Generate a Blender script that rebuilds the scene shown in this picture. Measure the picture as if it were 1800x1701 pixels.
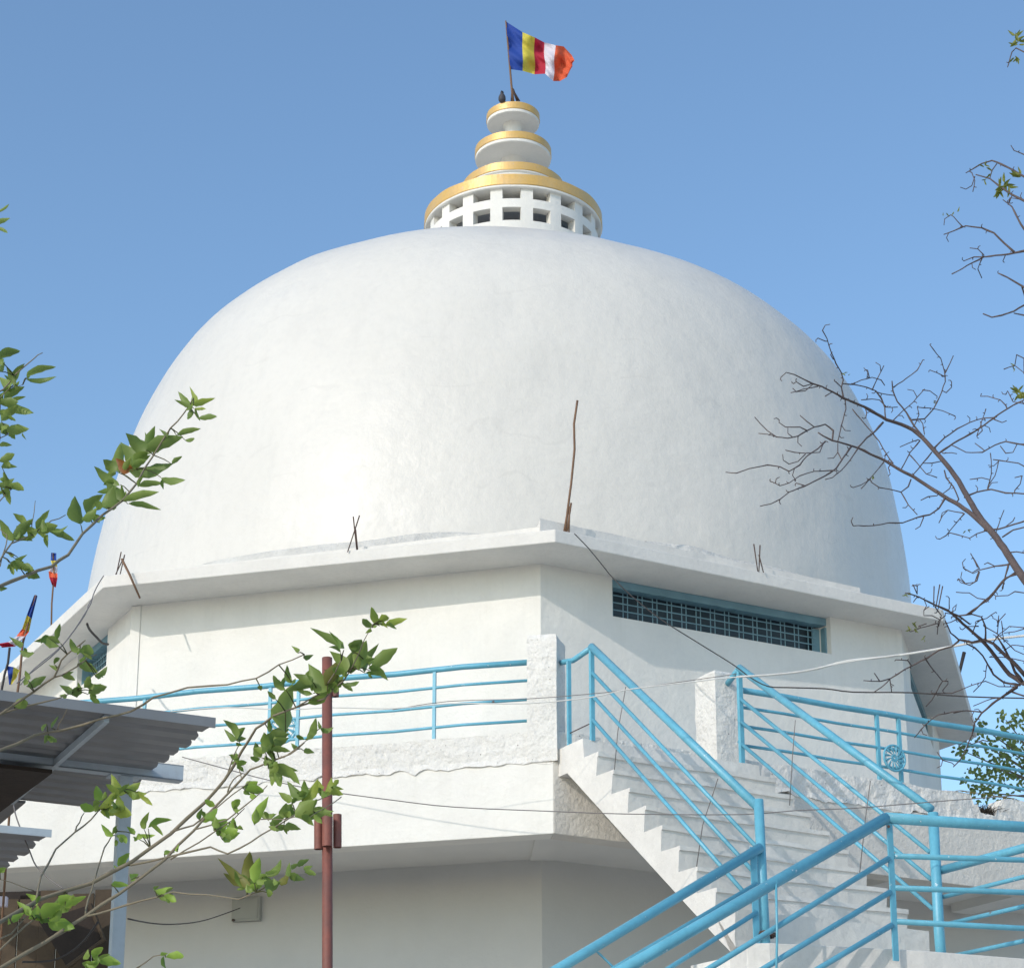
import bpy, bmesh, math, random
from math import sin, cos, pi, radians
from mathutils import Vector, Matrix, noise
random.seed(7)
scn = bpy.context.scene
for o in list(bpy.data.objects): bpy.data.objects.remove(o)
C = scn.collection

# ---------------------------------------------------------------- camera
F_PX, PITCH, ROLL, PPX, PPY = 3720.79, .28205, .0044, 839.414, 1257.093
CAM = Vector((0, 0, 1.6))
cam_d = bpy.data.cameras.new('camera'); cam = bpy.data.objects.new('camera', cam_d); C.objects.link(cam)
cam.location = CAM
cam.matrix_world = Matrix.Translation(CAM) @ Matrix.Rotation(pi/2 + PITCH, 4, 'X') @ Matrix.Rotation(ROLL, 4, 'Z')
cam_d.sensor_fit = 'HORIZONTAL'; cam_d.sensor_width = 36
cam_d.lens = F_PX/1800*36
cam_d.shift_x = (900 - PPX)/1800; cam_d.shift_y = (PPY - 850.5)/1800
cam_d.clip_start = .1; cam_d.clip_end = 3000
scn.camera = cam

# ---------------------------------------------------------------- light
SUN_AZ = radians(41)      # to the left of "straight behind the camera"
SUN_EL = radians(29)
sd = Vector((-sin(SUN_AZ)*cos(SUN_EL), -cos(SUN_AZ)*cos(SUN_EL), sin(SUN_EL)))   # towards the sun
w = bpy.data.worlds.new('World'); scn.world = w; w.use_nodes = True
nt = w.node_tree; nt.nodes.clear()
sky = nt.nodes.new('ShaderNodeTexSky'); sky.sky_type = 'NISHITA'; sky.sun_disc = False
sky.sun_elevation = SUN_EL; sky.sun_rotation = math.atan2(sd.x, sd.y)
sky.air_density = 1.12; sky.dust_density = 1.2; sky.ozone_density = 2.6
bg = nt.nodes.new('ShaderNodeBackground'); bg.inputs[1].default_value = .15
wo = nt.nodes.new('ShaderNodeOutputWorld')
tn = nt.nodes.new('ShaderNodeMix'); tn.data_type = 'RGBA'; tn.blend_type = 'MULTIPLY'; tn.inputs[0].default_value = 1
tn.inputs[7].default_value = (.885, .975, 1.0, 1); nt.links.new(sky.outputs[0], tn.inputs[6]); nt.links.new(tn.outputs[2], bg.inputs[0]); nt.links.new(bg.outputs[0], wo.inputs[0])
sun_d = bpy.data.lights.new('sun', 'SUN'); sun = bpy.data.objects.new('sun', sun_d); C.objects.link(sun)
sun_d.energy = 2.0; sun_d.angle = radians(.55); sun_d.color = (.72, .655, .60)
sun.rotation_euler = (-sd).to_track_quat('-Z', 'Y').to_euler()
scn.view_settings.view_transform = 'Standard'; scn.view_settings.look = 'None'
scn.view_settings.gamma = 1; scn.view_settings.use_curve_mapping = False
scn.view_settings.exposure = .48
scn.cycles.use_denoising = True
scn.cycles.max_bounces = 8; scn.cycles.diffuse_bounces = 5

# ---------------------------------------------------------------- pixel rays (photo pixels, 1800 x 1701)
def ray(px, py):
    X, Y = px - PPX, py - PPY
    cr, sr = cos(ROLL), sin(ROLL)
    X, Y = X*cr + Y*sr, -X*sr + Y*cr
    r, u = X/F_PX, -Y/F_PX
    c, s = cos(PITCH), sin(PITCH)
    return Vector((r, c - u*s, s + u*c))
def atz(px, py, z): v = ray(px, py); return CAM + v*((z - CAM.z)/v.z)
def aty(px, py, y): v = ray(px, py); return CAM + v*(y/v.y)
def atplane(px, py, p0, n): v = ray(px, py); return CAM + v*((p0 - CAM).dot(n)/v.dot(n))

# ---------------------------------------------------------------- mesh helper
class MB:
    def __init__(s): s.v = []; s.f = []; s.m = []; s.mi = 0; s.col = None; s.cols = []
    def add(s, vs, fs, mi=None):
        o = len(s.v); s.v += [Vector(p) for p in vs]
        for f in fs: s.f.append([i + o for i in f]); s.m.append(s.mi if mi is None else mi); s.cols.append(s.col)
        return s
    def hexa(s, b, t):   # b: 4 bottom points, t: 4 top points
        return s.add(list(b) + list(t), [(3,2,1,0),(4,5,6,7),(0,1,5,4),(1,2,6,5),(2,3,7,6),(3,0,4,7)])
    def box(s, o, ax, ay, az):
        o, ax, ay, az = map(Vector, (o, ax, ay, az))
        b = [o, o+ax, o+ax+ay, o+ay]; return s.hexa(b, [p+az for p in b])
    def prism(s, poly, z0, z1):
        n = len(poly); vs = [Vector((p[0], p[1], z0)) for p in poly] + [Vector((p[0], p[1], z1)) for p in poly]
        return s.add(vs, [tuple(range(n))[::-1], tuple(range(n, 2*n))] + [(i, (i+1)%n, n+(i+1)%n, n+i) for i in range(n)])
    def tube(s, pts, rad, n=8, cap=True):
        pts = [Vector(p) for p in pts]
        if not hasattr(rad, '__len__'): rad = [rad]*len(pts)
        o = len(s.v); t0 = None; up = None
        for i, p in enumerate(pts):
            t = (pts[min(i+1, len(pts)-1)] - pts[max(i-1, 0)])
            if t.length < 1e-9: t = Vector((0,0,1))
            t.normalize()
            if up is None:
                up = Vector((0,0,1)) if abs(t.z) < .9 else Vector((1,0,0))
                up = (up - t*up.dot(t)).normalized()
            else:
                up = (up - t*up.dot(t))
                up = up.normalized() if up.length > 1e-6 else Vector((1,0,0))
            sd_ = t.cross(up)
            for k in range(n):
                a = 2*pi*k/n; s.v.append(p + (up*cos(a) + sd_*sin(a))*rad[i])
        for i in range(len(pts)-1):
            for k in range(n):
                s.f.append([o+i*n+k, o+i*n+(k+1)%n, o+(i+1)*n+(k+1)%n, o+(i+1)*n+k]); s.m.append(s.mi); s.cols.append(s.col)
        if cap:
            s.f.append([o+k for k in range(n)][::-1]); s.m.append(s.mi); s.cols.append(s.col)
            e = o+(len(pts)-1)*n; s.f.append([e+k for k in range(n)]); s.m.append(s.mi); s.cols.append(s.col)
        return s
    def lathe(s, prof, c, n=64, M=None):   # prof [(r,z)]
        o = len(s.v); c = Vector(c)
        for r, z in prof:
            for k in range(n):
                a = 2*pi*k/n; p = Vector((r*cos(a), r*sin(a), z))
                if M: p = M @ p
                s.v.append(p + c)
        for i in range(len(prof)-1):
            for k in range(n):
                s.f.append([o+i*n+k, o+i*n+(k+1)%n, o+(i+1)*n+(k+1)%n, o+(i+1)*n+k]); s.m.append(s.mi); s.cols.append(s.col)
        return s
    def build(s, name, mats, parent=None, smooth=False, bevel=0, label=None):
        me = bpy.data.meshes.new(name)
        org = Vector((0,0,0))
        if parent is not None: org = parent.location.copy()
        me.from_pydata([p - org for p in s.v], [], s.f)
        if not isinstance(mats, (list, tuple)): mats = [mats]
        for m in mats: me.materials.append(m)
        for i, p in enumerate(me.polygons):
            p.material_index = s.m[i]; p.use_smooth = smooth
        if any(c is not None for c in s.cols):
            ca = me.color_attributes.new('tint', 'FLOAT_COLOR', 'CORNER')
            for i, p in enumerate(me.polygons):
                cc = s.cols[i] or (1,1,1)
                for li in p.loop_indices: ca.data[li].color = (*cc, 1)
        bm = bmesh.new(); bm.from_mesh(me); bmesh.ops.recalc_face_normals(bm, faces=bm.faces); bm.to_mesh(me); bm.free()
        o = bpy.data.objects.new(name, me); C.objects.link(o)
        if parent is not None: o.parent = parent
        if bevel:
            b = o.modifiers.new('bevel', 'BEVEL'); b.width = bevel; b.segments = 2; b.limit_method = 'ANGLE'
        if label: o['label'] = label
        return o
def tag(o, label=None, cat=None, group=None, kind=None):
    if label: o['label'] = label
    if cat: o['category'] = cat
    if group: o['group'] = group
    if kind: o['kind'] = kind
    return o
def thing(name, loc, label, cat, group=None):
    o = bpy.data.objects.new(name, None); C.objects.link(o); o.location = loc; o.empty_display_size = .2
    return tag(o, label, cat, group)

# ---------------------------------------------------------------- materials
def mat(name, col, rough=.7, **k):
    """k: var (colour variation 0..1), vs (scale), bump, bs (bump scale), fine, spots (dark specks), streak, col2, metallic, tint"""
    m = bpy.data.materials.new(name); m.use_nodes = True; N = m.node_tree.nodes; L = m.node_tree.links
    p = N['Principled BSDF']; p.inputs['Roughness'].default_value = rough
    p.inputs['Metallic'].default_value = k.get('metallic', 0)
    p.inputs['Specular IOR Level'].default_value = k.get('spec', .5)
    tc = N.new('ShaderNodeTexCoord'); co = tc.outputs['Object']
    def noi(scale, detail=6, rough_=.6, vec=None):
        n = N.new('ShaderNodeTexNoise'); n.inputs['Scale'].default_value = scale; n.inputs['Detail'].default_value = detail
        n.inputs['Roughness'].default_value = rough_; L.new(vec or co, n.inputs['Vector']); return n.outputs['Fac']
    def ramp(v, a, b, ca=0., cb=1.):
        r = N.new('ShaderNodeMapRange'); r.inputs[1].default_value = a; r.inputs[2].default_value = b
        r.inputs[3].default_value = ca; r.inputs[4].default_value = cb; L.new(v, r.inputs[0]); return r.outputs[0]
    def mix(f, a, b, mode='MIX'):
        x = N.new('ShaderNodeMix'); x.data_type = 'RGBA'; x.blend_type = mode
        if isinstance(f, float): x.inputs[0].default_value = f
        else: L.new(f, x.inputs[0])
        for i, c in ((6, a), (7, b)):
            if isinstance(c, (tuple, list)): x.inputs[i].default_value = (*c[:3], 1)
            else: L.new(c, x.inputs[i])
        return x.outputs[2]
    c = tuple(col); out = None
    c2 = k.get('col2', tuple(v*(1 - k.get('var', .15)) for v in col))
    out = mix(ramp(noi(k.get('vs', 1.5)), .35, .68), c, c2)
    if k.get('fine'):
        out = mix(ramp(noi(k.get('fs', 40), 4), .45, .75, 0, k['fine']), out, tuple(v*.6 for v in col))
    if k.get('streak'):
        mp = N.new('ShaderNodeMapping'); mp.inputs['Scale'].default_value = (3.5, 3.5, .35); L.new(co, mp.inputs[0])
        out = mix(ramp(noi(1.6, 6, .65, mp.outputs[0]), .52, .78, 0, k['streak']), out, k.get('streakcol', (.42, .42, .38)))
    if k.get('spots'):
        v = N.new('ShaderNodeTexVoronoi'); v.inputs['Scale'].default_value = k.get('ss', 5); L.new(co, v.inputs['Vector'])
        g = ramp(v.outputs['Distance'], .04, .09, 1, 0)
        g2 = ramp(noi(1.3, 2), .44, .52)
        mm = N.new('ShaderNodeMath'); mm.operation = 'MULTIPLY'; L.new(g, mm.inputs[0]); L.new(g2, mm.inputs[1])
        m2 = N.new('ShaderNodeMath'); m2.operation = 'MULTIPLY'; L.new(mm.outputs[0], m2.inputs[0]); m2.inputs[1].default_value = k['spots']
        out = mix(m2.outputs[0], out, k.get('spotcol', (.12, .11, .09)))
    if k.get('marks'):   # small trowel scars and hairlines
        wv = N.new('ShaderNodeTexWave'); wv.wave_type = 'BANDS'; wv.bands_direction = 'Z'; wv.inputs['Scale'].default_value = .55
        wv.inputs['Distortion'].default_value = 9; wv.inputs['Detail'].default_value = 4; wv.inputs['Detail Scale'].default_value = 1.4; L.new(co, wv.inputs['Vector'])
        ln = ramp(wv.outputs['Fac'], .0, .012, 1, 0); msk = ramp(noi(1.7, 3), .54, .60)
        mu = N.new('ShaderNodeMath'); mu.operation = 'MULTIPLY'; L.new(ln, mu.inputs[0]); L.new(msk, mu.inputs[1])
        mu2 = N.new('ShaderNodeMath'); mu2.operation = 'MULTIPLY'; L.new(mu.outputs[0], mu2.inputs[0]); mu2.inputs[1].default_value = k['marks']
        out = mix(mu2.outputs[0], out, (.38,.36,.33))
        sp = ramp(noi(26, 3, .7), .74, .78, 0, .7); ms_ = ramp(noi(1.1, 2), .52, .6)
        mu3 = N.new('ShaderNodeMath'); mu3.operation = 'MULTIPLY'; L.new(sp, mu3.inputs[0]); L.new(ms_, mu3.inputs[1])
        out = mix(mu3.outputs[0], out, (.34,.32,.29))
    if k.get('chip'):   # flaked paint patches
        f = ramp(noi(k.get('cs', 14), 5, .7), .66, .69, 0, 1)
        out = mix(f, out, k['chip'])
    if k.get('tint'):
        a = N.new('ShaderNodeVertexColor'); a.layer_name = 'tint'
        out = mix(1.0, out, a.outputs[0], 'MULTIPLY')
    L.new(out, p.inputs['Base Color'])
    if k.get('rvar'):
        L.new(ramp(noi(2.2, 4), .3, .7, rough - k['rvar'], rough + k['rvar']), p.inputs['Roughness'])
    if k.get('bump'):
        b = N.new('ShaderNodeBump'); b.inputs['Strength'].default_value = k.get('bst', .6); b.inputs['Distance'].default_value = k['bump']
        h = noi(k.get('bs', 18), 8, .65); L.new(h, b.inputs['Height'])
        last = b
        if k.get('pits'):
            v = N.new('ShaderNodeTexVoronoi'); v.inputs['Scale'].default_value = k.get('ps', 22); L.new(co, v.inputs['Vector'])
            b2 = N.new('ShaderNodeBump'); b2.inputs['Strength'].default_value = .8; b2.inputs['Distance'].default_value = k['pits']
            L.new(ramp(v.outputs['Distance'], 0, .35), b2.inputs['Height']); L.new(b.outputs[0], b2.inputs['Normal']); last = b2
        if k.get('big'):
            b3 = N.new('ShaderNodeBump'); b3.inputs['Strength'].default_value = .7; b3.inputs['Distance'].default_value = k['big']
            L.new(noi(k.get('bigs', 2.5), 3, .5), b3.inputs['Height']); L.new(last.outputs[0], b3.inputs['Normal']); last = b3
        L.new(last.outputs[0], p.inputs['Normal'])
    if k.get('transl'):
        t = N.new('ShaderNodeBsdfTranslucent'); L.new(out, t.inputs[0])
        ms = N.new('ShaderNodeMixShader'); ms.inputs[0].default_value = k['transl']
        L.new(p.outputs[0], ms.inputs[1]); L.new(t.outputs[0], ms.inputs[2])
        L.new(ms.outputs[0], N['Material Output'].inputs[0])
    return m
M = {}
M['dome'] = mat('dome_paint', (.675,.648,.592), .38, var=.05, vs=1.1, bump=.014, bs=8, big=.045, bigs=1.3, bst=.6, rvar=.06, streak=.32, streakcol=(.53,.515,.48), fine=.10, fs=14, spec=.30, marks=.11)
M['wall'] = mat('lime_wash', (.77,.748,.69), .8, var=.08, vs=1.6, bump=.010, bs=22, bst=.6, streak=.28, streakcol=(.57,.55,.49), big=.025, bigs=3, fine=.07, fs=30)
M['slab'] = mat('cornice_paint', (.73,.70,.645), .8, var=.1, vs=2.2, bump=.01, bs=20, streak=.15, streakcol=(.5,.485,.44), fine=.15, fs=25)
M['rough'] = mat('rough_plaster', (.78,.755,.70), .9, var=.10, vs=4, bump=.022, bs=18, bst=1, pits=.005, ps=17, fine=.3, fs=45, spots=1, ss=13, spotcol=(.14,.12,.10), big=.03, bigs=7)
M['plaster'] = mat('patchy_plaster', (.70,.665,.60), .9, var=.12, vs=2.5, bump=.016, bs=22, bst=1, pits=.003, ps=11, streak=.3, streakcol=(.52,.45,.38))
M['conc'] = mat('painted_concrete', (.74,.713,.66), .85, var=.12, vs=2.4, bump=.012, bs=20, fine=.2, fs=18, streak=.2)
M['drumshade'] = mat('drum_interior_shade', (.30,.31,.33), .9, var=.2)  # shade of the drum interior, put into the colour
M['fillet'] = mat('rough_joint_plaster', (.66,.64,.59), .9, var=.22, vs=3.5, bump=.03, bs=12, bst=1, fine=.3, fs=25, streak=.4, streakcol=(.48,.46,.41), spots=.9, ss=6, spotcol=(.14,.12,.10))
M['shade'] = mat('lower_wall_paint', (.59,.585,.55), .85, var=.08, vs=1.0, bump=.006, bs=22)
M['soffit'] = mat('soffit_paint', (.70,.69,.65), .9, var=.08, vs=1.3, bump=.006, bs=20)
M['gold'] = mat('gold_paint', (.70,.43,.12), .42, var=.3, vs=5, col2=(.66,.44,.19), bump=.006, bs=20, metallic=.2, fine=.25, chip=(.55,.45,.33), cs=14, streak=.4, streakcol=(.42,.30,.18))
M['blue'] = mat('blue_enamel', (.14,.44,.57), .38, var=.18, vs=5, bump=.003, bs=60, fine=.32, fs=22, chip=(.55,.66,.70), cs=22, spots=.9, ss=5, spotcol=(.16,.08,.05))
M['teal'] = mat('teal_enamel', (.19,.34,.40), .6, var=.2, vs=5, bump=.004, bs=40)
M['pane'] = mat('dark_glass', (.07,.105,.13), .25, var=.3, vs=3)
M['grille'] = mat('grille_paint', (.23,.40,.47), .5, var=.15, vs=8)
M['rust'] = mat('red_oxide', (.24,.078,.055), .62, var=.3, vs=7, col2=(.15,.065,.052), bump=.003, bs=50, fine=.4, fs=35)
M['steel'] = mat('grey_blue_steel', (.42,.48,.52), .5, var=.15, vs=4, fine=.25, fs=22, streak=.3, streakcol=(.3,.25,.2))
M['zinc'] = mat('zinc_sheet', (.24,.245,.25), .5, var=.15, vs=3, metallic=.3, streak=.3, streakcol=(.2,.18,.16))
M['wood'] = mat('old_wood', (.075,.05,.026), .8, var=.4, vs=6, bump=.01, bs=15)
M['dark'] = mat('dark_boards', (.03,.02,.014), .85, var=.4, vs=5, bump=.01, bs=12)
M['barkR'] = mat('bare_bark', (.07,.053,.05), .85, var=.35, vs=9, col2=(.12,.088,.08), bump=.01, bs=40)
M['barkL'] = mat('green_bark', (.22,.18,.12), .8, var=.3, vs=14, col2=(.17,.15,.10), bump=.004, bs=60)
M['leaf'] = mat('leaf', (1,1,1), .45, var=.12, vs=20, tint=True, transl=.42, spec=.35)
M['wireb'] = mat('black_cable', (.035,.03,.028), .7, var=.2)
M['wirew'] = mat('white_cable', (.6,.6,.57), .6, var=.1)
M['wireg'] = mat('grey_wire', (.2,.18,.17), .7, var=.2)
M['rod'] = mat('rusty_rebar', (.10,.06,.045), .8, var=.4, vs=20, fine=.3)
M['stick'] = mat('bamboo_stick', (.20,.11,.06), .75, var=.3, vs=10)
M['cwhite'] = mat('cloth_white', (.75,.70,.75), .8, var=.05, transl=.3)
M['cblue'] = mat('cloth_blue', (.02,.07,.36), .75, var=.15, vs=6, transl=.3)
M['cyel'] = mat('cloth_yellow', (.72,.60,.08), .75, var=.1, transl=.3)
M['cred'] = mat('cloth_red', (.50,.02,.05), .75, var=.1, transl=.3)
M['cora'] = mat('cloth_orange', (.78,.13,.05), .75, var=.1, transl=.3)
M['grass'] = mat('dead_weed', (.05,.04,.025), .9, var=.4)
M['straw'] = mat('dry_grass', (.30,.22,.06), .9, var=.4)
M['ground'] = mat('dusty_ground', (.64,.57,.49), .95, var=.25, vs=.4, bump=.03, bs=4)
M['boxgrey'] = mat('box_paint', (.40,.41,.37), .7, var=.15)
M['bird'] = mat('dark_bird', (.05,.05,.06), .7, var=.2)

# ---------------------------------------------------------------- key geometry
CX, CY, TH = .10504, 22.79648, .0963
ZT, ZB = 8.250, 8.130          # cornice slab top / underside
def octp(R, k, z=0.):
    a = TH - pi/2 + (k-2)*pi/4
    return Vector((CX + R*cos(a), CY + R*sin(a), z))
V = [octp(5.64, k) for k in range(8)]
V[1] = atz(181,1033,ZB); V[2] = atz(976,952.5,ZB); V[3] = atz(1659,1092,ZB)
Wp = [octp(5.19, k) for k in range(8)]
Wp[1] = atz(237,1065,ZB); Wp[2] = atz(950,991,ZB); Wp[3] = atz(1584,1107,ZB)
# walkway frame: origin P2, b along the right-hand edge, n outwards from it, a along the left-hand edge
P2o = Vector((.64148692, 17.2431299, 0)); B_ = Vector((.88280347, .46974251, 0)); N_ = Vector((.46974251, -.88280347, 0))
A_ = Vector((-.95639444, .29207821, 0)); NA_ = Vector((-.29207821, -.95639444, 0)); UP = Vector((0,0,1))
W2L = atz(941, 1529, 5.588)
K = Wp[2].y / W2L.y            # nearness of the walkway: its lower wall is flush with the upper one
def Q(e, s, z):                # e along b, s outwards, z (all measured on the first estimate) -> world
    return CAM + (P2o + B_*e + N_*s + Vector((0,0,z)) - CAM)*K
def QA(t, s, z): return CAM + (P2o + A_*t + NA_*s + Vector((0,0,z)) - CAM)*K
def zk(z): return 1.6 + (z - 1.6)*K
print('K', K)

# ---------------------------------------------------------------- ground
g = MB(); g.add([(-900,-300,0),(900,-300,0),(900,1500,0),(-900,1500,0)], [(0,1,2,3)])
tag(g.build('ground', M['ground']), kind='structure')

# ---------------------------------------------------------------- stupa
stupa = thing('stupa', (CX, CY, 0), 'large white domed stupa with gold ringed spire on an octagonal base', 'stupa')
# dome (fitted surface of revolution, leaning slightly)
dp = [.1820180503, 22.8059459792, 4.6319635249, 4.9110368574, .9405645066, .6248849573, .0684774609, -.0410071954, .0827428697, -.0524551113]
Mx = Matrix.Rotation(dp[6], 3, 'Y') @ Matrix.Rotation(dp[7], 3, 'X')
prof = []
for i in range(91):
    t = i/90*pi/2
    r = dp[2]*cos(t)**dp[4]*(1 + dp[8]*sin(2*t) + dp[9]*sin(4*t)) if i < 90 else 0.0
    prof.append((r, dp[3]*sin(t)**dp[5]))
prof = [(prof[0][0], -.06)] + prof
d = MB().lathe(prof, (dp[0], dp[1], ZT), 192, Mx)
for i, v in enumerate(d.v):     # hand-laid plaster: faint large undulation
    q = v - Vector((dp[0], dp[1], ZT)); q2 = q.normalized()
    d.v[i] = v + q2*(noise.noise(q*.9)*.018 + noise.noise(q*2.7)*.007)
d.build('dome', M['dome'], stupa, smooth=True)
# plaster fillet at the foot of the dome
f = MB().lathe([(5.06, .0), (5.0, .035), (4.88, .09), (4.78, .18), (4.715, .31), (4.69,.33), (4.66,.315), (4.50,.31)], (.16, 22.80, ZT+.005), 160)
for i, v in enumerate(f.v): f.v[i] = v + Vector((0,0,1))*noise.noise(v*1.6)*.07 + Vector((noise.noise(v*3), noise.noise(v*3+UP*9), 0))*.03
f.build('plaster_fillet', M['fillet'], stupa, smooth=False)
def inset(poly, dd):
    n = len(poly); out = []
    for i in range(n):
        p0, p1, p2 = poly[i-1], poly[i], poly[(i+1) % n]
        e0 = (p1-p0).normalized(); e1 = (p2-p1).normalized()
        n0 = Vector((-e0.y, e0.x, 0)); n1 = Vector((-e1.y, e1.x, 0))
        bis = (n0+n1).normalized(); out.append(p1 + bis*(dd/max(.3, bis.dot(n0))))
    return out
for L_ in (V, Wp):
    for p in L_: p.z = 0
# cornice slab
MB().prism(V, ZB, ZT).build('cornice', M['slab'], stupa, bevel=.008)
# kerb upstand on the slab (right-hand side only; broken end)
Vi = inset(V, .13); Vj = inset(V, .40)
kb = MB(); nseg = 24
def kerb(k0, k1, t0, t1, h0, h1, name):
    m = MB(); vs = []
    for i in range(nseg+1):
        t = t0 + (t1-t0)*i/nseg
        o_ = Vi[k0].lerp(Vi[k1], t); q_ = Vj[k0].lerp(Vj[k1], t); h = h0 + (h1-h0)*i/nseg + noise.noise(o_*2.3)*.010
        o_ = o_ + Vector((noise.noise(o_*4), noise.noise(o_*4+UP*5), 0))*.008
        vs += [o_ + UP*(ZT-.01), o_ + UP*(ZT+h), q_ + UP*(ZT+h+.02), q_ + UP*(ZT-.01)]
    fs = [(3,2,1,0), tuple(nseg*4+j for j in range(4))]
    for i in range(nseg):
        for j in range(4):
            fs.append((i*4+j, i*4+(j+1)%4, (i+1)*4+(j+1)%4, (i+1)*4+j))
    m.add(vs, fs); return m.build(name, M['slab'], stupa)
kerb(2, 3, -.03, .80, .125, .105, 'kerb')
kerb(1, 2, .05, .99, .05, .085, 'kerb')
# upper wall, one mesh, with window openings on three faces
ZW0 = zk(6.25)
TW = .22
Wi = inset(Wp, TW)
uw = MB(); opens = {}
def wallface(k0, k1, win=None, z0=ZW0, z1=ZB, mb=None):
    mb = mb or uw
    a, b_, ai, bi = Wp[k0], Wp[k1], Wi[k0], Wi[k1]
    def seg(t0, t1, za, zb_):
        p = [a.lerp(b_, t0), a.lerp(b_, t1), ai.lerp(bi, t1), ai.lerp(bi, t0)]
        mb.hexa([q + UP*za for q in p], [q + UP*zb_ for q in p])
    if not win: seg(0, 1, z0, z1); return
    t0, t1, wz0, wz1 = win
    seg(0, t0, z0, z1); seg(t1, 1, z0, z1); seg(t0, t1, z0, wz0)
    if wz1 < z1 - .005: seg(t0, t1, wz1, z1)
fB = (Wp[3]-Wp[2]); nB = Vector((fB.y, -fB.x, 0)).normalized()
def face_t(px, py):
    p = atplane(px, py, Wp[2], nB); return (p-Wp[2]).dot(fB)/fB.length_squared, p.z
t0, zt0 = face_t(1077, 1082); t1, zt1 = face_t(1462, 1150)
print('window', t0, t1, zt0, zt1)
WIN = (t0, t1, (zt0+zt1)/2, ZB)
WINS = {2: WIN, 3: WIN, 0: (.56, .80, WIN[2], WIN[3])}
for k in range(8): wallface(k, (k+1) % 8, WINS.get(k))
uw.build('upper_wall', M['wall'], stupa)
pl_ = MB()
uA0 = (Wp[2]-Wp[1]).normalized(); nA0 = Vector((uA0.y, -uA0.x, 0)); uL0 = (Wp[0]-Wp[1]).normalized()
pl_.box(Wp[1] + UP*ZW0 - nA0*.05 - uA0*.03, uA0*.10, nA0*.062, UP*(ZB-ZW0-.004)); pl_.build('corner_trim', M['wall'], stupa, bevel=.004)
for k in (2, 3, 0):
    a, b_ = Wp[k], Wp[(k+1) % 8]; u = (b_-a).normalized(); nn = Vector((u.y, -u.x, 0)); L0 = (b_-a).length
    t0, t1 = WINS[k][:2]
    o0 = a + u*(L0*t0) + UP*WIN[2]; wd = L0*(t1-t0); hh = ZB - WIN[2] - .003
    root = MB()
    dn = -nn*.05; dq = .105
    nl = 28
    for i in range(nl):      # lintel with an uneven lower paint edge
        root.box(o0 + dn - nn*dq + u*(wd*i/nl) + UP*(hh-.072-.008*noise.noise(Vector((i*.9,k,0)))), u*(wd/nl), nn*dq, UP*(.072+.008*noise.noise(Vector((i*.9,k,0)))))
    root.box(o0 + dn - nn*dq + u*(wd-.03), u*.03, nn*dq, UP*(hh-.09))
    root.box(o0 + dn - nn*dq, u*.012, nn*dq, UP*(hh-.09))
    root.box(o0 + dn - nn*dq + u*(wd-.11), u*.08, nn*.02, UP*(hh-.09))
    fr = root.build('window', M['teal'], stupa)
    def sub(mb, nm, m_):
        o = mb.build(nm, m_, stupa); o.parent = fr; return o
    sub(MB().box(o0 - nn*.215, u*wd, nn*.01, UP*hh), 'pane', M['pane'])
    gr = MB()
    nv = 15
    for i in range(nv):
        x = .06 + (wd-.2)*(i)/(nv-1)
        for dx in (-.024, .024): gr.tube([o0 + u*(x+dx) - nn*.14 + UP*.002, o0 + u*(x+dx) - nn*.14 + UP*(hh-.07)], .0048, 6)
    for j in range(4):
        z = .045 + j*(hh-.09)/4
        gr.tube([o0 + u*.012 - nn*.13 + UP*z, o0 + u*(wd-.08) - nn*.13 + UP*z], .006, 6)
    sub(gr, 'grille', M['grille'])
# lower wall (down to the ground)
Wl = [p.copy() for p in Wp]
uBw = (Wp[3]-Wp[2]).normalized(); uAw = (Wp[1]-Wp[2]).normalized()
WR, WLf = Wp[2] + uBw*6.6, Wp[2] + uAw*8.0
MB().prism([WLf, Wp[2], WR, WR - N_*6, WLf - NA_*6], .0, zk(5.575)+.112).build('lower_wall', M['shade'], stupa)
# walkway slab
Pc = [QA(8.6, 0, 0), Q(0, 0, 0), Q(6.6, 0, 0)]
for p in Pc: p.z = 0
back = [Pc[2] - N_*7, Pc[0] - NA_*7]
poly_out = [Pc[0], Pc[1], Pc[2], back[0], back[1]]
pin = inset(poly_out, .19)
ZP0, ZPM, ZPT, ZFL = zk(5.575), zk(6.21), zk(6.47), zk(6.30)
MB().prism(pin, ZP0+.11, ZFL).build('walkway_slab', M['soffit'], stupa)
# edge fascia (smooth) on both sides
fa = MB()
def strip(mb, p0, p1, q0, q1, z0, z1): mb.hexa([p0+UP*z0, p1+UP*z0, q1+UP*z0, q0+UP*z0], [p0+UP*z1, p1+UP*z1, q1+UP*z1, q0+UP*z1])
strip(fa, Pc[0], Pc[1], pin[0], pin[1], ZP0, ZPM)
fa.build('walkway_fascia', M['wall'], stupa, bevel=.006)
fb = MB(); strip(fb, Pc[1], Pc[2], pin[1], pin[2], ZP0, ZPM)
fb.build('walkway_fascia', M['plaster'], stupa, bevel=.006)
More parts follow.
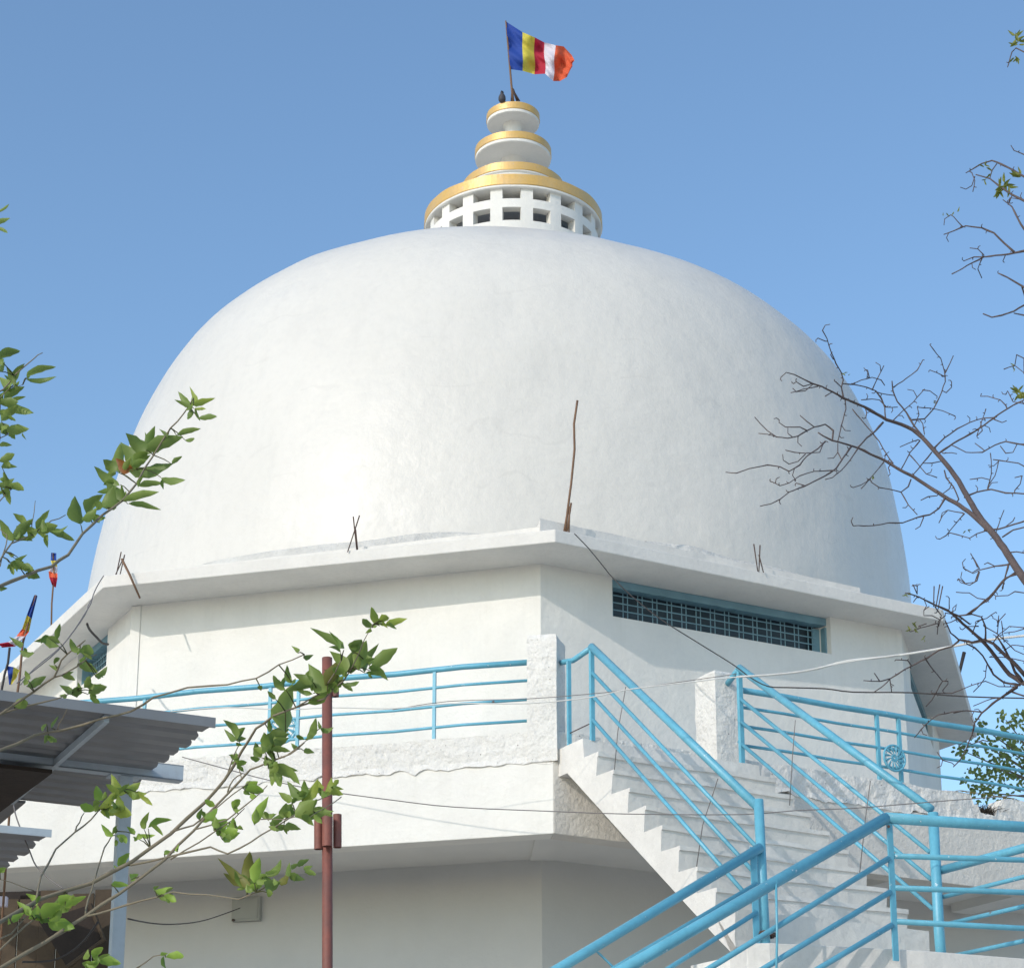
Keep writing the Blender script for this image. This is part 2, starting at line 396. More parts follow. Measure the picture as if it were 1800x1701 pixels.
# rough beam on top: displaced grid
def rough_strip(p0, p1, inn, z0, z1, amp, seed, notch=None, name='parapet_beam'):
    m = MB(); L0 = (p1-p0).length; u = (p1-p0)/L0; nx = int(L0/.035); nz = 6; nyy = 4
    ring = []
    H = z1 - z0; T = inn.length; iu = inn.normalized()
    sec = [(0, z0 + H*j/nz) for j in range(nz+1)] + [(T*j/nyy, z1) for j in range(1, nyy+1)] + [(T, z0)]
    n = len(sec); vs = []
    for i in range(nx+1):
        for j, (dd, z) in enumerate(sec):
            p = p0 + u*(L0*i/nx) + iu*dd + UP*z
            nv_ = Vector((seed, 0, 0)) + p
            am = amp
            p = p + iu*(noise.noise(nv_*5)*am + noise.noise(nv_*14)*am*.8) + UP*(noise.noise(nv_*4+UP*7)*am + noise.noise(nv_*13)*am*.7)
            if j == 0: p += UP*(noise.noise(nv_*6)*.035 + noise.noise(nv_*19)*.02 - .01); p -= iu*(.014 + .01*noise.noise(nv_*11))
            if notch:
                d_ = L0*i/nx; c0, c1, dep = notch
                if c0 < d_ < c1 and z > z0 + H*.3: p.z -= dep*(.75+.5*noise.noise(nv_*9))*(1 if c0+.05 < d_ < c1-.05 else .5)
            vs.append(p)
    fs = [tuple(range(n)), tuple(nx*n + j for j in range(n))[::-1]]
    for i in range(nx):
        for j in range(n): fs.append((i*n+j, i*n+(j+1)%n, (i+1)*n+(j+1)%n, (i+1)*n+j))
    m.add(vs, fs); return m.build(name, M['rough'], stupa, smooth=False)
rough_strip(Pc[1] - NA_*.004, Pc[0] - NA_*.004, -NA_*.2, ZPM-.005, ZPT, .009, 3.)
rough_strip(Pc[1] - N_*.004, Pc[2] - N_*.004, -N_*.2, ZPM-.005, ZPT, .014, 11., notch=(4.58*K, 4.93*K, .24))
# pillars at the head of the stair
def rough_pillar(o, ax, ay, z0, z1, seed):
    m = MB(); n = 6; nz = 40; vs = []
    per = [(i/n, 0) for i in range(n)] + [(1, i/n) for i in range(n)] + [(1-i/n, 1) for i in range(n)] + [(0, 1-i/n) for i in range(n)]
    c = o + (ax+ay)/2
    for j in range(nz+1):
        z = z0 + (z1-z0)*j/nz
        for (s_, t_) in per:
            p = o + ax*s_ + ay*t_ + UP*z; q = p*6 + Vector((seed, 0, 0))
            dr = (p - c); dr.z = 0; dr.normalize()
            k_ = noise.noise(q)*.006 + noise.noise(q*3)*.004
            if j == nz: k_ -= .014
            vs.append(p + dr*k_ + UP*(noise.noise(q*.8)*.012 if j == nz else 0))
    L_ = len(per); fs = [tuple(nz*L_ + i for i in range(L_))]
    for j in range(nz):
        for i in range(L_): fs.append((j*L_+i, j*L_+(i+1)%L_, (j+1)*L_+(i+1)%L_, (j+1)*L_+i))
    m.add(vs, fs); return m.build('pillar', M['rough'], stupa)
p1o = QA(-.035, .012, 0); p1o.z = 0
rough_pillar(p1o, A_*(.262*K), -NA_*.27, zk(6.2), zk(7.325), 1)
p2o = Q(1.60, .10, 0); p2o.z = 0
rough_pillar(p2o, B_*(.30*K), -N_*.30, zk(6.25), zk(7.22), 5)
# soffit beams
def beam(p, q, wdt, z0, z1):
    u = (q-p).normalized(); s_ = Vector((u.y, -u.x, 0))*wdt/2
    return MB().hexa([(p-s_)+UP*z0, (p+s_)+UP*z0, (q+s_)+UP*z0, (q-s_)+UP*z0], [(p-s_)+UP*z1, (p+s_)+UP*z1, (q+s_)+UP*z1, (q-s_)+UP*z1]).build('soffit_beam', M['soffit'], stupa)
beam(Wl[2], pin[1], .2, ZP0+.097, ZP0+.112)
for e_ in (3.9, 5.4): beam(Q(e_, -.2, 0).xy.to_3d() - N_*.95, Q(e_, -.2, 0).xy.to_3d(), .24, ZP0+.03, ZP0+.112)
# spire: lattice drum, discs
SX, SY = .402, 22.80
dz0, dz1 = 12.9, 14.285
rows = [(14.118, 14.262), (13.840, 14.007), (13.56, 13.73)]
dr_ = MB(); NW = 18; RD, RDI = 1.018, .905
def arc(mb, r0, r1, a0, a1, z0, z1, n=4):
    for i in range(n):
        x0 = a0+(a1-a0)*i/n; x1 = a0+(a1-a0)*(i+1)/n
        P_ = lambda r, a, z: Vector((SX + r*sin(a), SY - r*cos(a), z))
        mb.hexa([P_(r0,x0,z0), P_(r0,x1,z0), P_(r1,x1,z0), P_(r1,x0,z0)], [P_(r0,x0,z1), P_(r0,x1,z1), P_(r1,x1,z1), P_(r1,x0,z1)])
# full rings between the window rows, and piers across each row
zz = [dz0, rows[2][0], rows[2][1], rows[1][0], rows[1][1], rows[0][0], rows[0][1], dz1]
for i in range(0, 8, 2): dr_.lathe([(RDI, zz[i]), (RD, zz[i]), (RD, zz[i+1]), (RDI, zz[i+1]), (RDI, zz[i])], (SX, SY, 0), 108)
for k in range(NW):
    c0 = radians(-2) + 2*pi*k/NW; hw = radians(360/NW)*.5; ho = hw*.60
    for z0, z1 in rows: arc(dr_, RD, RDI, c0+ho, c0+2*hw-ho, z0, z1, 2)
dr_.build('lattice_drum', M['wall'], stupa)
MB().lathe([(0, 13.0), (.74, 13.0), (.74, 14.2), (0, 14.2)], (SX, SY, 0), 32).build('shade_core', M['drumshade'], stupa)  # added dark cylinder; its grey stands in for shade behind the lattice
def disc(r, z0, z1, wh):
    """gold edge band z0..z1 over a white lower edge of height wh, flat white underside"""
    m = MB().lathe([(0, z0-wh), (r-.014, z0-wh), (r-.004, z0-wh+.008), (r-.004, z0), (r-.02, z0+.002), (r-.02, z1-.006), (0, z1-.006)], (SX, SY, 0), 96)
    dd = m.build('disc', M['wall'], stupa, smooth=False)
    m = MB().lathe([(r-.012, z0), (r, z0), (r+.004, z0+.006), (r+.003, (z0+z1)/2), (r+.002, z1-.006), (r-.006, z1), (r-.06, z1+.004)], (SX, SY, 0), 96)
    for i, v in enumerate(m.v): m.v[i] = v + UP*noise.noise(v*4)*.010 + Vector((v.x-SX, v.y-SY, 0)).normalized()*noise.noise(v*3)*.004
    rim = m.build('gold_rim', M['gold'], stupa, smooth=False); rim.parent = dd
disc(1.066, 14.273, 14.413, .03)
disc(.615, 14.734, 14.843, .02)
disc(.462, 15.248, 15.348, .045)
disc(.322, 15.737, 15.830, .045)
MB().lathe([(.30,14.40),(.33,14.41),(.56,14.42),(.575,14.60),(.595,14.735),(.3,14.735)], (SX,SY,0), 64).build('spire_neck', M['wall'], stupa, smooth=False)
MB().lathe([(.17,14.83),(.13,14.93),(.12,15.1),(.13,15.17),(.16,15.205)], (SX,SY,0), 48).build('spire_neck', M['wall'], stupa, smooth=True)
MB().lathe([(.13,15.34),(.10,15.42),(.095,15.6),(.10,15.65),(.13,15.695)], (SX,SY,0), 48).build('spire_neck', M['wall'], stupa, smooth=True)

# ---------------------------------------------------------------- staircase
st = thing('staircase', Q(.9, 3.2, 0).xy.to_3d(), 'white concrete staircase climbing to the walkway between blue railings', 'staircase')
prof = [(0.0, 6.305), (.40, 6.305), (.415, 6.145), (.64, 6.14)]
zc, sc = 6.14, .64
for k in range(8):
    prof += [(sc, zc-.038), (sc-.014, zc-.041)]; zc -= .2025; prof.append((sc - .032, zc)); sc += .2345; prof.append((sc, zc - .004))
prof.append((sc-.02, 4.3)); prof.append((sc+.02, 4.06))
bott = [(2.72, 4.0), (2.225, 4.38), (1.20, 5.208), (.14, 6.07), (0.0, 6.07)]
full = prof + bott
EL, ER = .05, 1.83
m = MB(); n = len(full)
ne = 14
vs = []
for j in range(ne+1):
    e = EL + (ER-EL)*j/ne
    for i, (s_, z) in enumerate(full):
        q = Vector((e*3.1, s_*5, z*5)); jj = 1 if i < len(prof) else .3
        p = Q(e, s_ + noise.noise(q)*.016*jj, z + noise.noise(q+UP*5)*.012*jj); vs.append(p)
fs = [tuple(range(n)), tuple(ne*n + i for i in range(n))[::-1]]
for j in range(ne):
    for i in range(n): fs.append((j*n+i, j*n+(i+1)%n, (j+1)*n+(i+1)%n, (j+1)*n+i))
m.add(vs, fs); m.build('upper_flight', M['conc'], st)
# landing
lp = [(-.45, 2.66), (1.86, 2.66), (2.9, 2.72), (2.9, 4.2), (1.85, 4.08), (.57, 3.93), (-.5, 3.67), (-.62, 3.58), (-.42, 3.1)]
lpw = [Q(e, s_, 0) for e, s_ in lp]
MB().prism([(p.x, p.y) for p in lpw], zk(3.55), zk(4.045)).build('landing', M['conc'], st, bevel=.006)
lo = MB(); full2 = []
e_, z_ = -.42, 4.045
pr2 = [(e_, z_)]
for k in range(9):
    z_ -= .19; pr2.append((e_, z_)); e_ -= .31; pr2.append((e_, z_))
pr2 += [(e_, z_-.15), (-.42, 3.55)]
n = len(pr2)
vs = [Q(e, 2.72, z) for e, z in pr2] + [Q(e, 3.66, z) for e, z in pr2]
lo.add(vs, [tuple(range(n)), tuple(range(n, 2*n))[::-1]] + [(i, (i+1)%n, n+(i+1)%n, n+i) for i in range(n)])
lo.build('lower_flight', M['conc'], st)
for e in (0.2, 1.6):
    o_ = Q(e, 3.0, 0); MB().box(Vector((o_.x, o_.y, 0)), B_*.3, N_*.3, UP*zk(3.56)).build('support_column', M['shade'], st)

# ---------------------------------------------------------------- railings
def rail_obj(label, base, group='blue pipe railings'):
    return thing('railing', base, label, 'railing', group)
def flatpost(mb, top, bot, wdt=.03, dep=.012, ax=None):
    ax = ax or B_; dy = Vector((ax.y, -ax.x, 0))
    o = bot - ax*wdt/2 - dy*dep/2; mb.hexa([o, o+ax*wdt, o+ax*wdt+dy*dep, o+dy*dep], [p + (top-bot) for p in (o, o+ax*wdt, o+ax*wdt+dy*dep, o+dy*dep)])
RT, RB_ = .027, .014
def R_(root, name, pts, r, n=12, mt='blue', bend=True):
    return MB().tube(pts, r*.95, n).build(name, M[mt], root, smooth=True)
# 1 walkway railing, left-hand side
r1 = rail_obj('blue railing along the left side of the walkway, ending at the first pillar', QA(2, 0, 6.47))
for z, r, nm in ((7.118, .026, 'top_rail'), (6.955, .0135, 'rail'), (6.785, .0135, 'rail'), (6.595, .0135, 'rail')):
    pts = [QA(.21 + (5.2-.21)*i/8, -.08/K, z + .012*(i % 2) - .03*(i/8)**2) for i in range(9)]
    R_(r1, nm, pts, r)
for t in (1.09, 2.63, 2.36, 3.86, 5.1):
    m = MB(); flatpost(m, QA(t, -.08/K, 7.11), QA(t, -.08/K, 6.44), .026, .026, A_); m.build('post', M['blue'], r1)
def wheel(root, c, u, r):
    m = MB(); up = UP; nn = u.cross(up).normalized()
    ring = lambda R, rr, off=0: m.tube([c + nn*off + (u*cos(a) + up*sin(a))*R for a in [2*pi*i/40 for i in range(41)]], rr, 8, False)
    ring(r, r*.09); ring(r*.82, r*.03); ring(r*.25, r*.06); ring(r*.12, r*.06)
    for k in range(12):
        a = 2*pi*k/12; pts = [c + (u*cos(a + .32*t) + up*sin(a + .32*t))*(r*(.14 + .84*t)) for t in (0, .3, .6, 1)]
        m.tube(pts, [r*.05, r*.045, r*.05, r*.085], 6)
        a2 = a + pi/12; m.tube([c + (u*cos(a2+.2*t) + up*sin(a2+.2*t))*(r*(.45 + .5*t)) for t in (0, .5, 1)], [r*.02, r*.05, r*.03], 6)
    return m.build('wheel_emblem', M['blue'], root, smooth=True)
wheel(r1, QA(2.50, -.08/K, 6.70), A_, .12)
m = MB(); m.box(QA(4.52, -.03, 6.88), A_*.11, NA_*.02, UP*.09); m.build('gate_plate', M['blue'], r1)
# 2 walkway railing, right-hand side
r2 = rail_obj('blue railing with a wheel emblem along the right side of the walkway', Q(3.5, 0, 6.47))
for z, r, nm in ((7.145, .028, 'top_rail'), (6.965, .0145, 'rail'), (6.79, .0145, 'rail'), (6.61, .0145, 'rail')):
    R_(r2, nm, [Q(1.86 + (6.6-1.86)*i/8, -.05, z - (.02 if nm == 'top_rail' else .0) + .008*(i % 2)) for i in range(9)], r)
for t in (3.51, 3.765, 6.4):
    m = MB(); flatpost(m, Q(t, -.05, 7.12), Q(t, -.05, 6.40), .03, .03); m.build('post', M['blue'], r2)
wheel(r2, Q(3.655, .0, 6.70), B_, .115)
# 3 stair railing, left side of the upper flight
r3 = rail_obj('blue handrail on the left edge of the upper stair flight, rising to the first pillar', Q(.15, 2.7, 4.05))
top3 = Q(.15, .39, 7.125); end3 = Q(.15, 2.66, 5.27)
R_(r3, 'top_rail', [top3, end3 + (end3-top3)*.015], .033)
R_(r3, 'top_rail', [QA(-.04, -.12, 7.10), Q(.10, .02, 7.085), Q(.13, .12, 7.075), top3 - UP*.01], .024)
for z0, z1, s1 in ((6.90, 4.93, 2.69), (6.70, 4.74, 2.66), (6.49, 4.57, 2.58)):
    R_(r3, 'rail', [Q(.15, .39, z0), Q(.15, s1, z1)], .016)
m = MB(); flatpost(m, Q(.15, .39, 7.10), Q(.15, .39, 6.30), .034, .03); m.build('post', M['blue'], r3)
m = MB(); flatpost(m, Q(.08, .13, 7.06), Q(.08, .13, 6.31), .03, .026); m.build('post', M['blue'], r3)
R_(r3, 'post', [Q(.15, 2.70, 5.30), Q(.15, 2.73, 4.03)], .036)
R_(r3, 'brace', [Q(.08, .13, 6.42), Q(.15, .39, 6.46)], .005, 6, 'rod')
for (a, c_, e_) in (((1100,1207),(1086,1285),(1080,1354)), ((1262,1368),(1235,1450),(1222,1540))):
    pl = Q(.19, 0, 0); pts = [atplane(*q, pl, B_) for q in (a, c_, e_)]
    R_(r3, 'baluster', pts, .0036, 6, 'wireg')
# 4 stair railing, right side of the upper flight
r4 = rail_obj('blue handrail on the right edge of the upper flight, starting at the second pillar', Q(1.7, 2.8, 4.05))
top4 = Q(1.7, .33, 7.19); end4 = Q(1.7, 2.76, 5.40)
R_(r4, 'top_rail', [top4, end4], .033)
R_(r4, 'top_rail', [Q(1.74, .06, 7.10), top4 - UP*.005], .026)
for (x0, y0), (x1, y1) in (((1299,1226),(1634,1497)), ((1299,1265),(1637,1545)), ((1299,1303),(1640,1597))):
    pl = Q(1.7, 0, 0); R_(r4, 'rail', [atplane(x0, y0, pl, B_), atplane(x1, y1, pl, B_)], .0165)
m = MB(); flatpost(m, Q(1.7, .33, 7.17), Q(1.7, .33, 6.28), .038, .034); m.build('post', M['blue'], r4)
pl = Q(1.7, 0, 0)
R_(r4, 'post', [atplane(1640, 1428, pl, B_), atplane(1651, 1640, pl, B_), atplane(1656, 1700, pl, B_)], .040)
for (a, c_, e_) in (((1398,1265),(1393,1330),(1388,1415)), ((1530,1372),(1521,1440),(1510,1545))):
    R_(r4, 'baluster', [atplane(*q, Q(1.66,0,0), B_) for q in (a, c_, e_)], .0036, 6, 'wireg')
# 5 landing railing, right side
r5 = rail_obj('blue landing railing running off to the right from the foot of the right handrail', Q(1.8, 3.4, 4.05))
for z, r, nm in ((4.93, .033, 'top_rail'), (4.725, .017, 'rail'), (4.515, .017, 'rail'), (4.27, .017, 'rail')):
    R_(r5, nm, [Q(1.75, 2.73, z), Q(1.75, 4.02, z - .01)], r)
# 6 inner railing, lower flight
r6 = rail_obj('inner blue handrail of the lower flight, descending left from the middle post', Q(0, 2.75, 4.05))
pl = Q(0, 2.75, 0)
def run(root, a, b_, r, nm, pl, ext):
    p = atplane(*a, pl, N_); q = atplane(*b_, pl, N_); return R_(root, nm, [p, q + (q-p)*ext], r)
run(r6, (1337,1489), (980,1703), .036, 'top_rail', pl, .8)
run(r6, (1330,1553), (1080,1701), .018, 'rail', pl, 1.2)
run(r6, (1330,1603), (1176,1701), .018, 'rail', pl, 2)
R_(r6, 'rail', [atplane(1325,1655,pl,N_), atplane(1258,1701,pl,N_), Q(-1.9,2.75,2.75)], .018)
m = MB(); flatpost(m, Q(.06, 2.74, 4.93), Q(.06, 2.75, 4.03), .05, .008); m.build('post', M['blue'], r6)
m = MB(); flatpost(m, atplane(1050,1672,pl,N_), atplane(1082,1703,pl,N_), .018, .012); m.build('baluster', M['blue'], r6)
# 7 outer railing, lower flight and landing front
r7 = rail_obj('nearest blue railing, bent at the front post and crossing the landing to the right', Q(.3, 3.92, 4.05))
pl7 = Q(0, 3.93, 0)
cor = atplane(1558, 1437, pl7, N_)
R_(r7, 'top_rail', [cor, atplane(1800,1453,pl7,N_), atplane(2100,1470,pl7,N_)], .039)
lo_ = atplane(1090,1707,pl7,N_); R_(r7, 'top_rail', [cor, lo_ + (lo_-cor)*.6], .039)
for (a, b_) in (((1572,1504),(1800,1511)), ((1573,1560),(1800,1568)), ((1576,1619),(1800,1631))):
    p = atplane(*a, pl7, N_); q = atplane(*b_, pl7, N_); R_(r7, 'rail', [p, q + (q-p)*1.2], .0195)
for (a, b_) in (((1562,1508),(1350,1638)), ((1565,1567),(1350,1697)), ((1568,1625),(1440,1701))):
    p = atplane(*a, pl7, N_); q = atplane(*b_, pl7, N_); R_(r7, 'rail', [p, q + (q-p)*1.4], .0195)
m = MB(); flatpost(m, atplane(1563,1443,pl7,N_), atplane(1575,1688,pl7,N_), .042, .012); m.build('post', M['blue'], r7)
R_(r7, 'baluster', [atplane(1364,1548,pl7-N_*-.03,N_), atplane(1366,1640,pl7-N_*-.03,N_), atplane(1364,1740,pl7-N_*-.03,N_)], .008, 6)
MB().tube([atplane(1562,1452,pl7+N_*.01,N_), atplane(1562,1452,pl7+N_*.03,N_)], .01, 8).build('bolt', M['rod'], r7)
# wire wrapped round the middle post
m = MB(); c0 = Q(.15, 2.73, 4.30)
pts = []
for i in range(130):
    a = i*.55; pts.append(c0 + Vector((cos(a)*(.06+.02*noise.noise(Vector((i*.31,0,0)))), sin(a)*.06, .03*noise.noise(Vector((0,i*.23,3)))-.0)) + B_*.05*noise.noise(Vector((i*.11,4,0))))
m.tube(pts, .006, 5)
tag(m.build('wire_tie', M['rod'], smooth=True), 'tangle of dark binding wire knotted round the foot of the middle stair post', 'wire')
m = MB(); q0 = aty(1690, 1690, 14.2); pts = []
for i in range(60):
    a = i*.3; rr = .13 + .03*sin(i*.7)
    pts.append(q0 + Vector((cos(a)*rr*1.1, sin(a)*.05, -.06 + sin(a)*rr*.55)))
m.tube(pts, .006, 5)
tag(m.build('wire_coil', M['rod'], smooth=True), 'loose coil of thin brown wire on the landing at the bottom right', 'wire')

# ---------------------------------------------------------------- cables
def wire(name, label, pts, ys, r, mt, cat='cable', n=6):
    P_ = []
    for i, (x, y) in enumerate(pts):
        Y = ys[0] + (ys[1]-ys[0])*i/(len(pts)-1) if len(ys) == 2 else ys[i]
        P_.append(aty(x, y, Y))
    # smooth
    out = []
    for i in range(len(P_)-1):
        p0, p1, p2, p3 = P_[max(i-1,0)], P_[i], P_[i+1], P_[min(i+2, len(P_)-1)]
        for t in (0, .33, .66):
            out.append(.5*((2*p1) + (p2-p0)*t + (2*p0-5*p1+4*p2-p3)*t*t + (3*p1-p0-3*p2+p3)*t**3))
    out.append(P_[-1])
    o = MB().tube(out, r, n).build(name, M[mt], smooth=True)
    return tag(o, label, cat)
wire('cable', 'pale twin cable strung across both pillars and off the right edge', [(300,1250),(400,1243),(500,1247),(580,1243),(690,1245),(790,1236),(925,1236),(1040,1225),(1100,1212),(1225,1197),(1290,1190),(1400,1181),(1490,1163),(1600,1148),(1700,1132),(1810,1114)], (16.3,12.9), .0045, 'wirew')
wire('cable', 'thicker white cable sloping up right from the second pillar past the bare tree', [(1296,1189),(1340,1187),(1400,1181.5),(1440,1174),(1490,1161),(1560,1154),(1640,1142),(1740,1124),(1810,1116)], (14.95,12.6), .0085, 'wirew')
wire('cable', 'thin grey strand crossing the first pillar just above its twin', [(690,1247),(790,1232),(925,1228),(1040,1219),(1100,1212),(1225,1194),(1295,1184)], (15.6,14.9), .003, 'wireg')
wire('cable', 'black cable hanging from the cornice corner to the second pillar and on to the right', [(1010,938),(1035,964),(1062,997),(1076,1014),(1110,1047),(1160,1087),(1215,1122),(1275,1159),(1296,1173),(1320,1191),(1350,1206),(1385,1208),(1450,1210),(1500,1216),(1600,1217),(1700,1224),(1810,1227)], (16.85,16.5,16.2,16.1,16,15.8,15.6,15.3,15.1,15.0,14.9,14.8,14.7,14.6,14.4,14.1,13.8), .005, 'wireb')
wire('cable', 'thin dark wire drooping across the fascia below the walkway', [(320,1330),(420,1357),(470,1370),(560,1388),(700,1407),(800,1418),(960,1425),(1100,1430),(1300,1431),(1400,1424),(1500,1420),(1600,1412),(1700,1404),(1810,1396)], (14.2,14.2), .0035, 'wireg')
wire('cable', 'dark cable running down the edge of the cornice at the far left', [(182,1012),(172,1028),(164,1045),(160,1060),(148,1080),(130,1108),(100,1145),(60,1178),(30,1200)], (16.9,14.2), .0045, 'wireg')
wire('cable', 'second dark cable looping down beside the far left cornice edge', [(163,1050),(155,1064),(150,1080),(120,1122),(96,1146),(60,1175),(36,1203)], (16.9,14.0), .004, 'wireg')
wire('cable', 'short dark cable end hanging under the left corner of the cornice', [(153,1096),(158,1107),(170,1120),(180,1130),(190,1132)], (17.6,18.4), .011, 'wireb')
wire('cable', 'dark wire swooping from the steel post to the box on the lower wall', [(225,1614),(260,1621),(300,1624),(350,1619),(390,1607),(422,1595)], (11.4,17.6), .0045, 'wireb')
wire('cable', 'dark wire curving through the gloom at the bottom left', [(40,1690),(90,1688),(125,1672),(150,1650),(172,1620)], (12,11.5), .006, 'wireb')
wire('cable', 'pale thin wire hanging beside the left branch above the lower roof', [(24,1415),(30,1440),(52,1495),(64,1522),(88,1545),(112,1562)], (11.2,11), .004, 'wireg')

# ---------------------------------------------------------------- bars and sticks on the cornice
def bars(label, pairs, y, r=.006, mt='rod', name='rebar_stub', group='bars and sticks standing on the cornice', cat='rebar'):
    if y is None: y = atz(*pairs[0][-1], ZT).y
    root = thing(name, aty(*pairs[0][-1], y), label, cat, group)
    for pts in pairs:
        MB().tube([aty(*p, y) for p in pts], [r]*(len(pts)-1) + [r*.8], 6).build('bar', M[mt], root, smooth=True)
    return root
bars('rebar stubs leaning together above the middle of the left cornice', [((621,908),(627,966)),((632,906),(611,970)),((625,930),(629,968))], None)
bars('crossed thin bars near the left corner of the cornice', [((213,970),(204,1012)),((219,975),(211,1010)),((215,985),(203,1010))], None)
bars('grey stick overhanging the left corner of the cornice', [((214,982),(228,1010),(246,1051))], atz(246,1027,ZB).y - .05, .011, 'stick', 'stick', cat='stick')
bars('thin rebar pair above the window side of the cornice', [((1325,956),(1332,1004)),((1336,958),(1334,1005)),((1334,975),(1342,1006))], None)
bars('three upright bars at the far right cornice corner', [((1642,1030),(1641,1066)),((1652,1027),(1645,1068)),((1657,1030),(1649,1070))], None)
bars('dark rag-wrapped bar beyond the far right cornice edge', [((1695,1146),(1684,1192))], None, .02, 'wireb')
bars('short iron bar at the far left cornice edge', [((152,1044),(145,1064))], None, .010)
bars('tall crooked bamboo stick rising from the front corner of the cornice', [((1015,704),(1009,745),(1010,790),(1004,850),(998,895),(993,937))], None, .010, 'stick', 'stick', cat='stick')
bars('bundle of short brown sticks tied at the foot of the tall stick', [((1004,884),(996,937)),((1001,890),(1000,937)),((998,897),(991,935))], None, .009, 'stick', 'stick', cat='stick')

# ---------------------------------------------------------------- flags
FT, FBm = aty(889,37,22.55), aty(902,178,22.55)
fl = thing('flag', aty(904,178,22.6), 'striped blue, yellow, red, white and orange flag flying from the very top of the spire', 'flag')
MB().tube([FT, aty(893,80,22.55), aty(899,150,22.55), FBm], [.008,.011,.013,.015], 8).build('pole', M['stick'], fl, smooth=True)
cols_ = [((889,38),(897,122)), ((918,57),(919,125)), ((939,66),(940,131)), ((956,75),(959,130)), ((976,80),(973,143)), ((990,82),(985,143)), ((1004,97),(997,136)), ((1009,106),(1004,121))]
mi = [0,1,2,3,4,4,4]
def cloth(cols_, mi, y, amp, seed, mats, parent, name='cloth', sub=6, nv=18):
    m = MB(); 
    for c in range(len(cols_)-1):
        (a0, a1), (b0, b1) = cols_[c], cols_[c+1]
        o = []
        for i in range(sub+1):
            t = i/sub
            for j in range(nv+1):
                v = j/nv
                x = (a0[0]*(1-t)+b0[0]*t)*(1-v) + (a1[0]*(1-t)+b1[0]*t)*v
                yy = (a0[1]*(1-t)+b0[1]*t)*(1-v) + (a1[1]*(1-t)+b1[1]*t)*v
                g = c + t
                x += .8*sin(v*9+seed)*min(1, g/2)
                dy = amp*(sin(g*2.3 + v*2.2 + seed)*min(1, g/1.5) + .45*sin(g*1.1 + v*11 + seed*2) + .3*sin(v*19 - g*4))
                o.append(aty(x, yy, y + dy))
        fs = [(i*(nv+1)+j, i*(nv+1)+j+1, (i+1)*(nv+1)+j+1, (i+1)*(nv+1)+j) for i in range(sub) for j in range(nv)]
        m.add(o, fs, mi[c])
    return m.build(name, mats, parent, smooth=True)
FM = [M['cblue'], M['cyel'], M['cred'], M['cwhite'], M['cora']]
cloth(cols_, mi, 22.55, .065, 1.3, FM, fl)
bars('forked sticks propping the flagpole on the topmost disc', [((901,156),(899,178)),((902,158),(909,178)),((903,162),(913,178))], 22.62, .014, 'rod', 'stick', group='sticks and marks on top of the spire', cat='stick')
# small dark bird perched on the top disc
bd = MB(); bc = aty(882.5, 173, 22.5)
bd.lathe([(0,-.055),(.03,-.05),(.045,-.02),(.042,.02),(.028,.05),(.018,.062),(.022,.075),(.016,.092),(0,.098)], bc, 16)
bd.tube([bc + Vector((0,-.015,.08)), bc + Vector((-.012,-.05,.074))], [.008,.002], 6)
bd.tube([bc + Vector((.02,.02,-.01)), bc + Vector((.05,.03,-.07))], [.02,.008], 6)
tag(bd.build('bird', M['bird'], smooth=True), 'small dark bird perched on the left of the topmost disc', 'bird')
def sflag(label, pole, cols_, mi, y, seed):
    if y is None: y = atz(*pole[-1], ZT).y
    pp_ = [aty(*p, y) for p in pole]
    if pole[0][0] < 80: pp_.append(Vector((pp_[-1].x, pp_[-1].y, 0)))
    r = thing('flag', pp_[-1], label, 'flag', 'small flags on poles at the left')
    MB().tube(pp_, .009, 6).build('pole', M['stick'] if pole[0][0] > 60 else M['wireb'], r, smooth=True)
    cloth(cols_, mi, y, .03, seed, FM, r, sub=3, nv=10)
sflag('limp striped flag wrapped on a twiggy pole above the left cornice edge', [(93,972),(95,1010),(91,1060),(90,1112)],
      [((90,971),(99,972)),((89,985),(99,985)),((92,994),(101,996)),((85,1004),(101,1008)),((86,1014),(101,1016)),((91,1028),(98,1033))], [0,1,3,4,2], None, .4)
sflag('striped flag folded down a tilted pole, blue edge highest, at the left edge', [(63,1046),(52,1085),(40,1130),(34,1195),(31,1215)],
      [((60,1046),(66,1047)),((47,1080),(56,1088)),((38,1105),(52,1110)),((28,1118),(46,1118)),((14,1128),(28,1136)),((-4,1131),(4,1138))], [0,1,4,3,2], 14.6, 2.)
sflag('small drooping flag of dark blue and yellow low at the left edge', [(17,1138),(14,1165),(8,1185),(3,1212)],
      [((12,1170),(16,1203)),((24,1172),(19,1203)),((35,1178),(22,1202))], [0,1], 14.4, 3.)

# ---------------------------------------------------------------- rusty pole
YP = 12.0
pt, pb = aty(575,1156,YP), aty(575.5,1701,YP)
u = (pb-pt); gb = pt + u*(pt.z/(pt.z-pb.z))
rp = thing('metal_pole', gb, 'rusty red metal pole with short pipe sockets, standing before the lower wall', 'pole')
MB().tube([pt, gb], .0305, 20).build('shaft', M['rust'], rp, smooth=True)
for (x0, y0, x1, y1, r, dy) in ((560,1436,560,1492,.026,-.01), (575.5,1434,575.5,1487,.031,-.066), (593,1431,593,1489,.025,-.01), (590,1180,590,1224,.02,0)):
    a, b_ = aty(x0, y0, YP+dy), aty(x1, y1, YP+dy); m = MB()
    m.tube([a, b_], r, 16, False); m.tube([a, b_], r*.82, 16, False)
    m.lathe([(r*.82, 0), (r, 0)], b_, 16); m.lathe([(r*.82, 0), (r, 0)], a, 16)
    m.build('socket', M['rust'], rp, smooth=True)

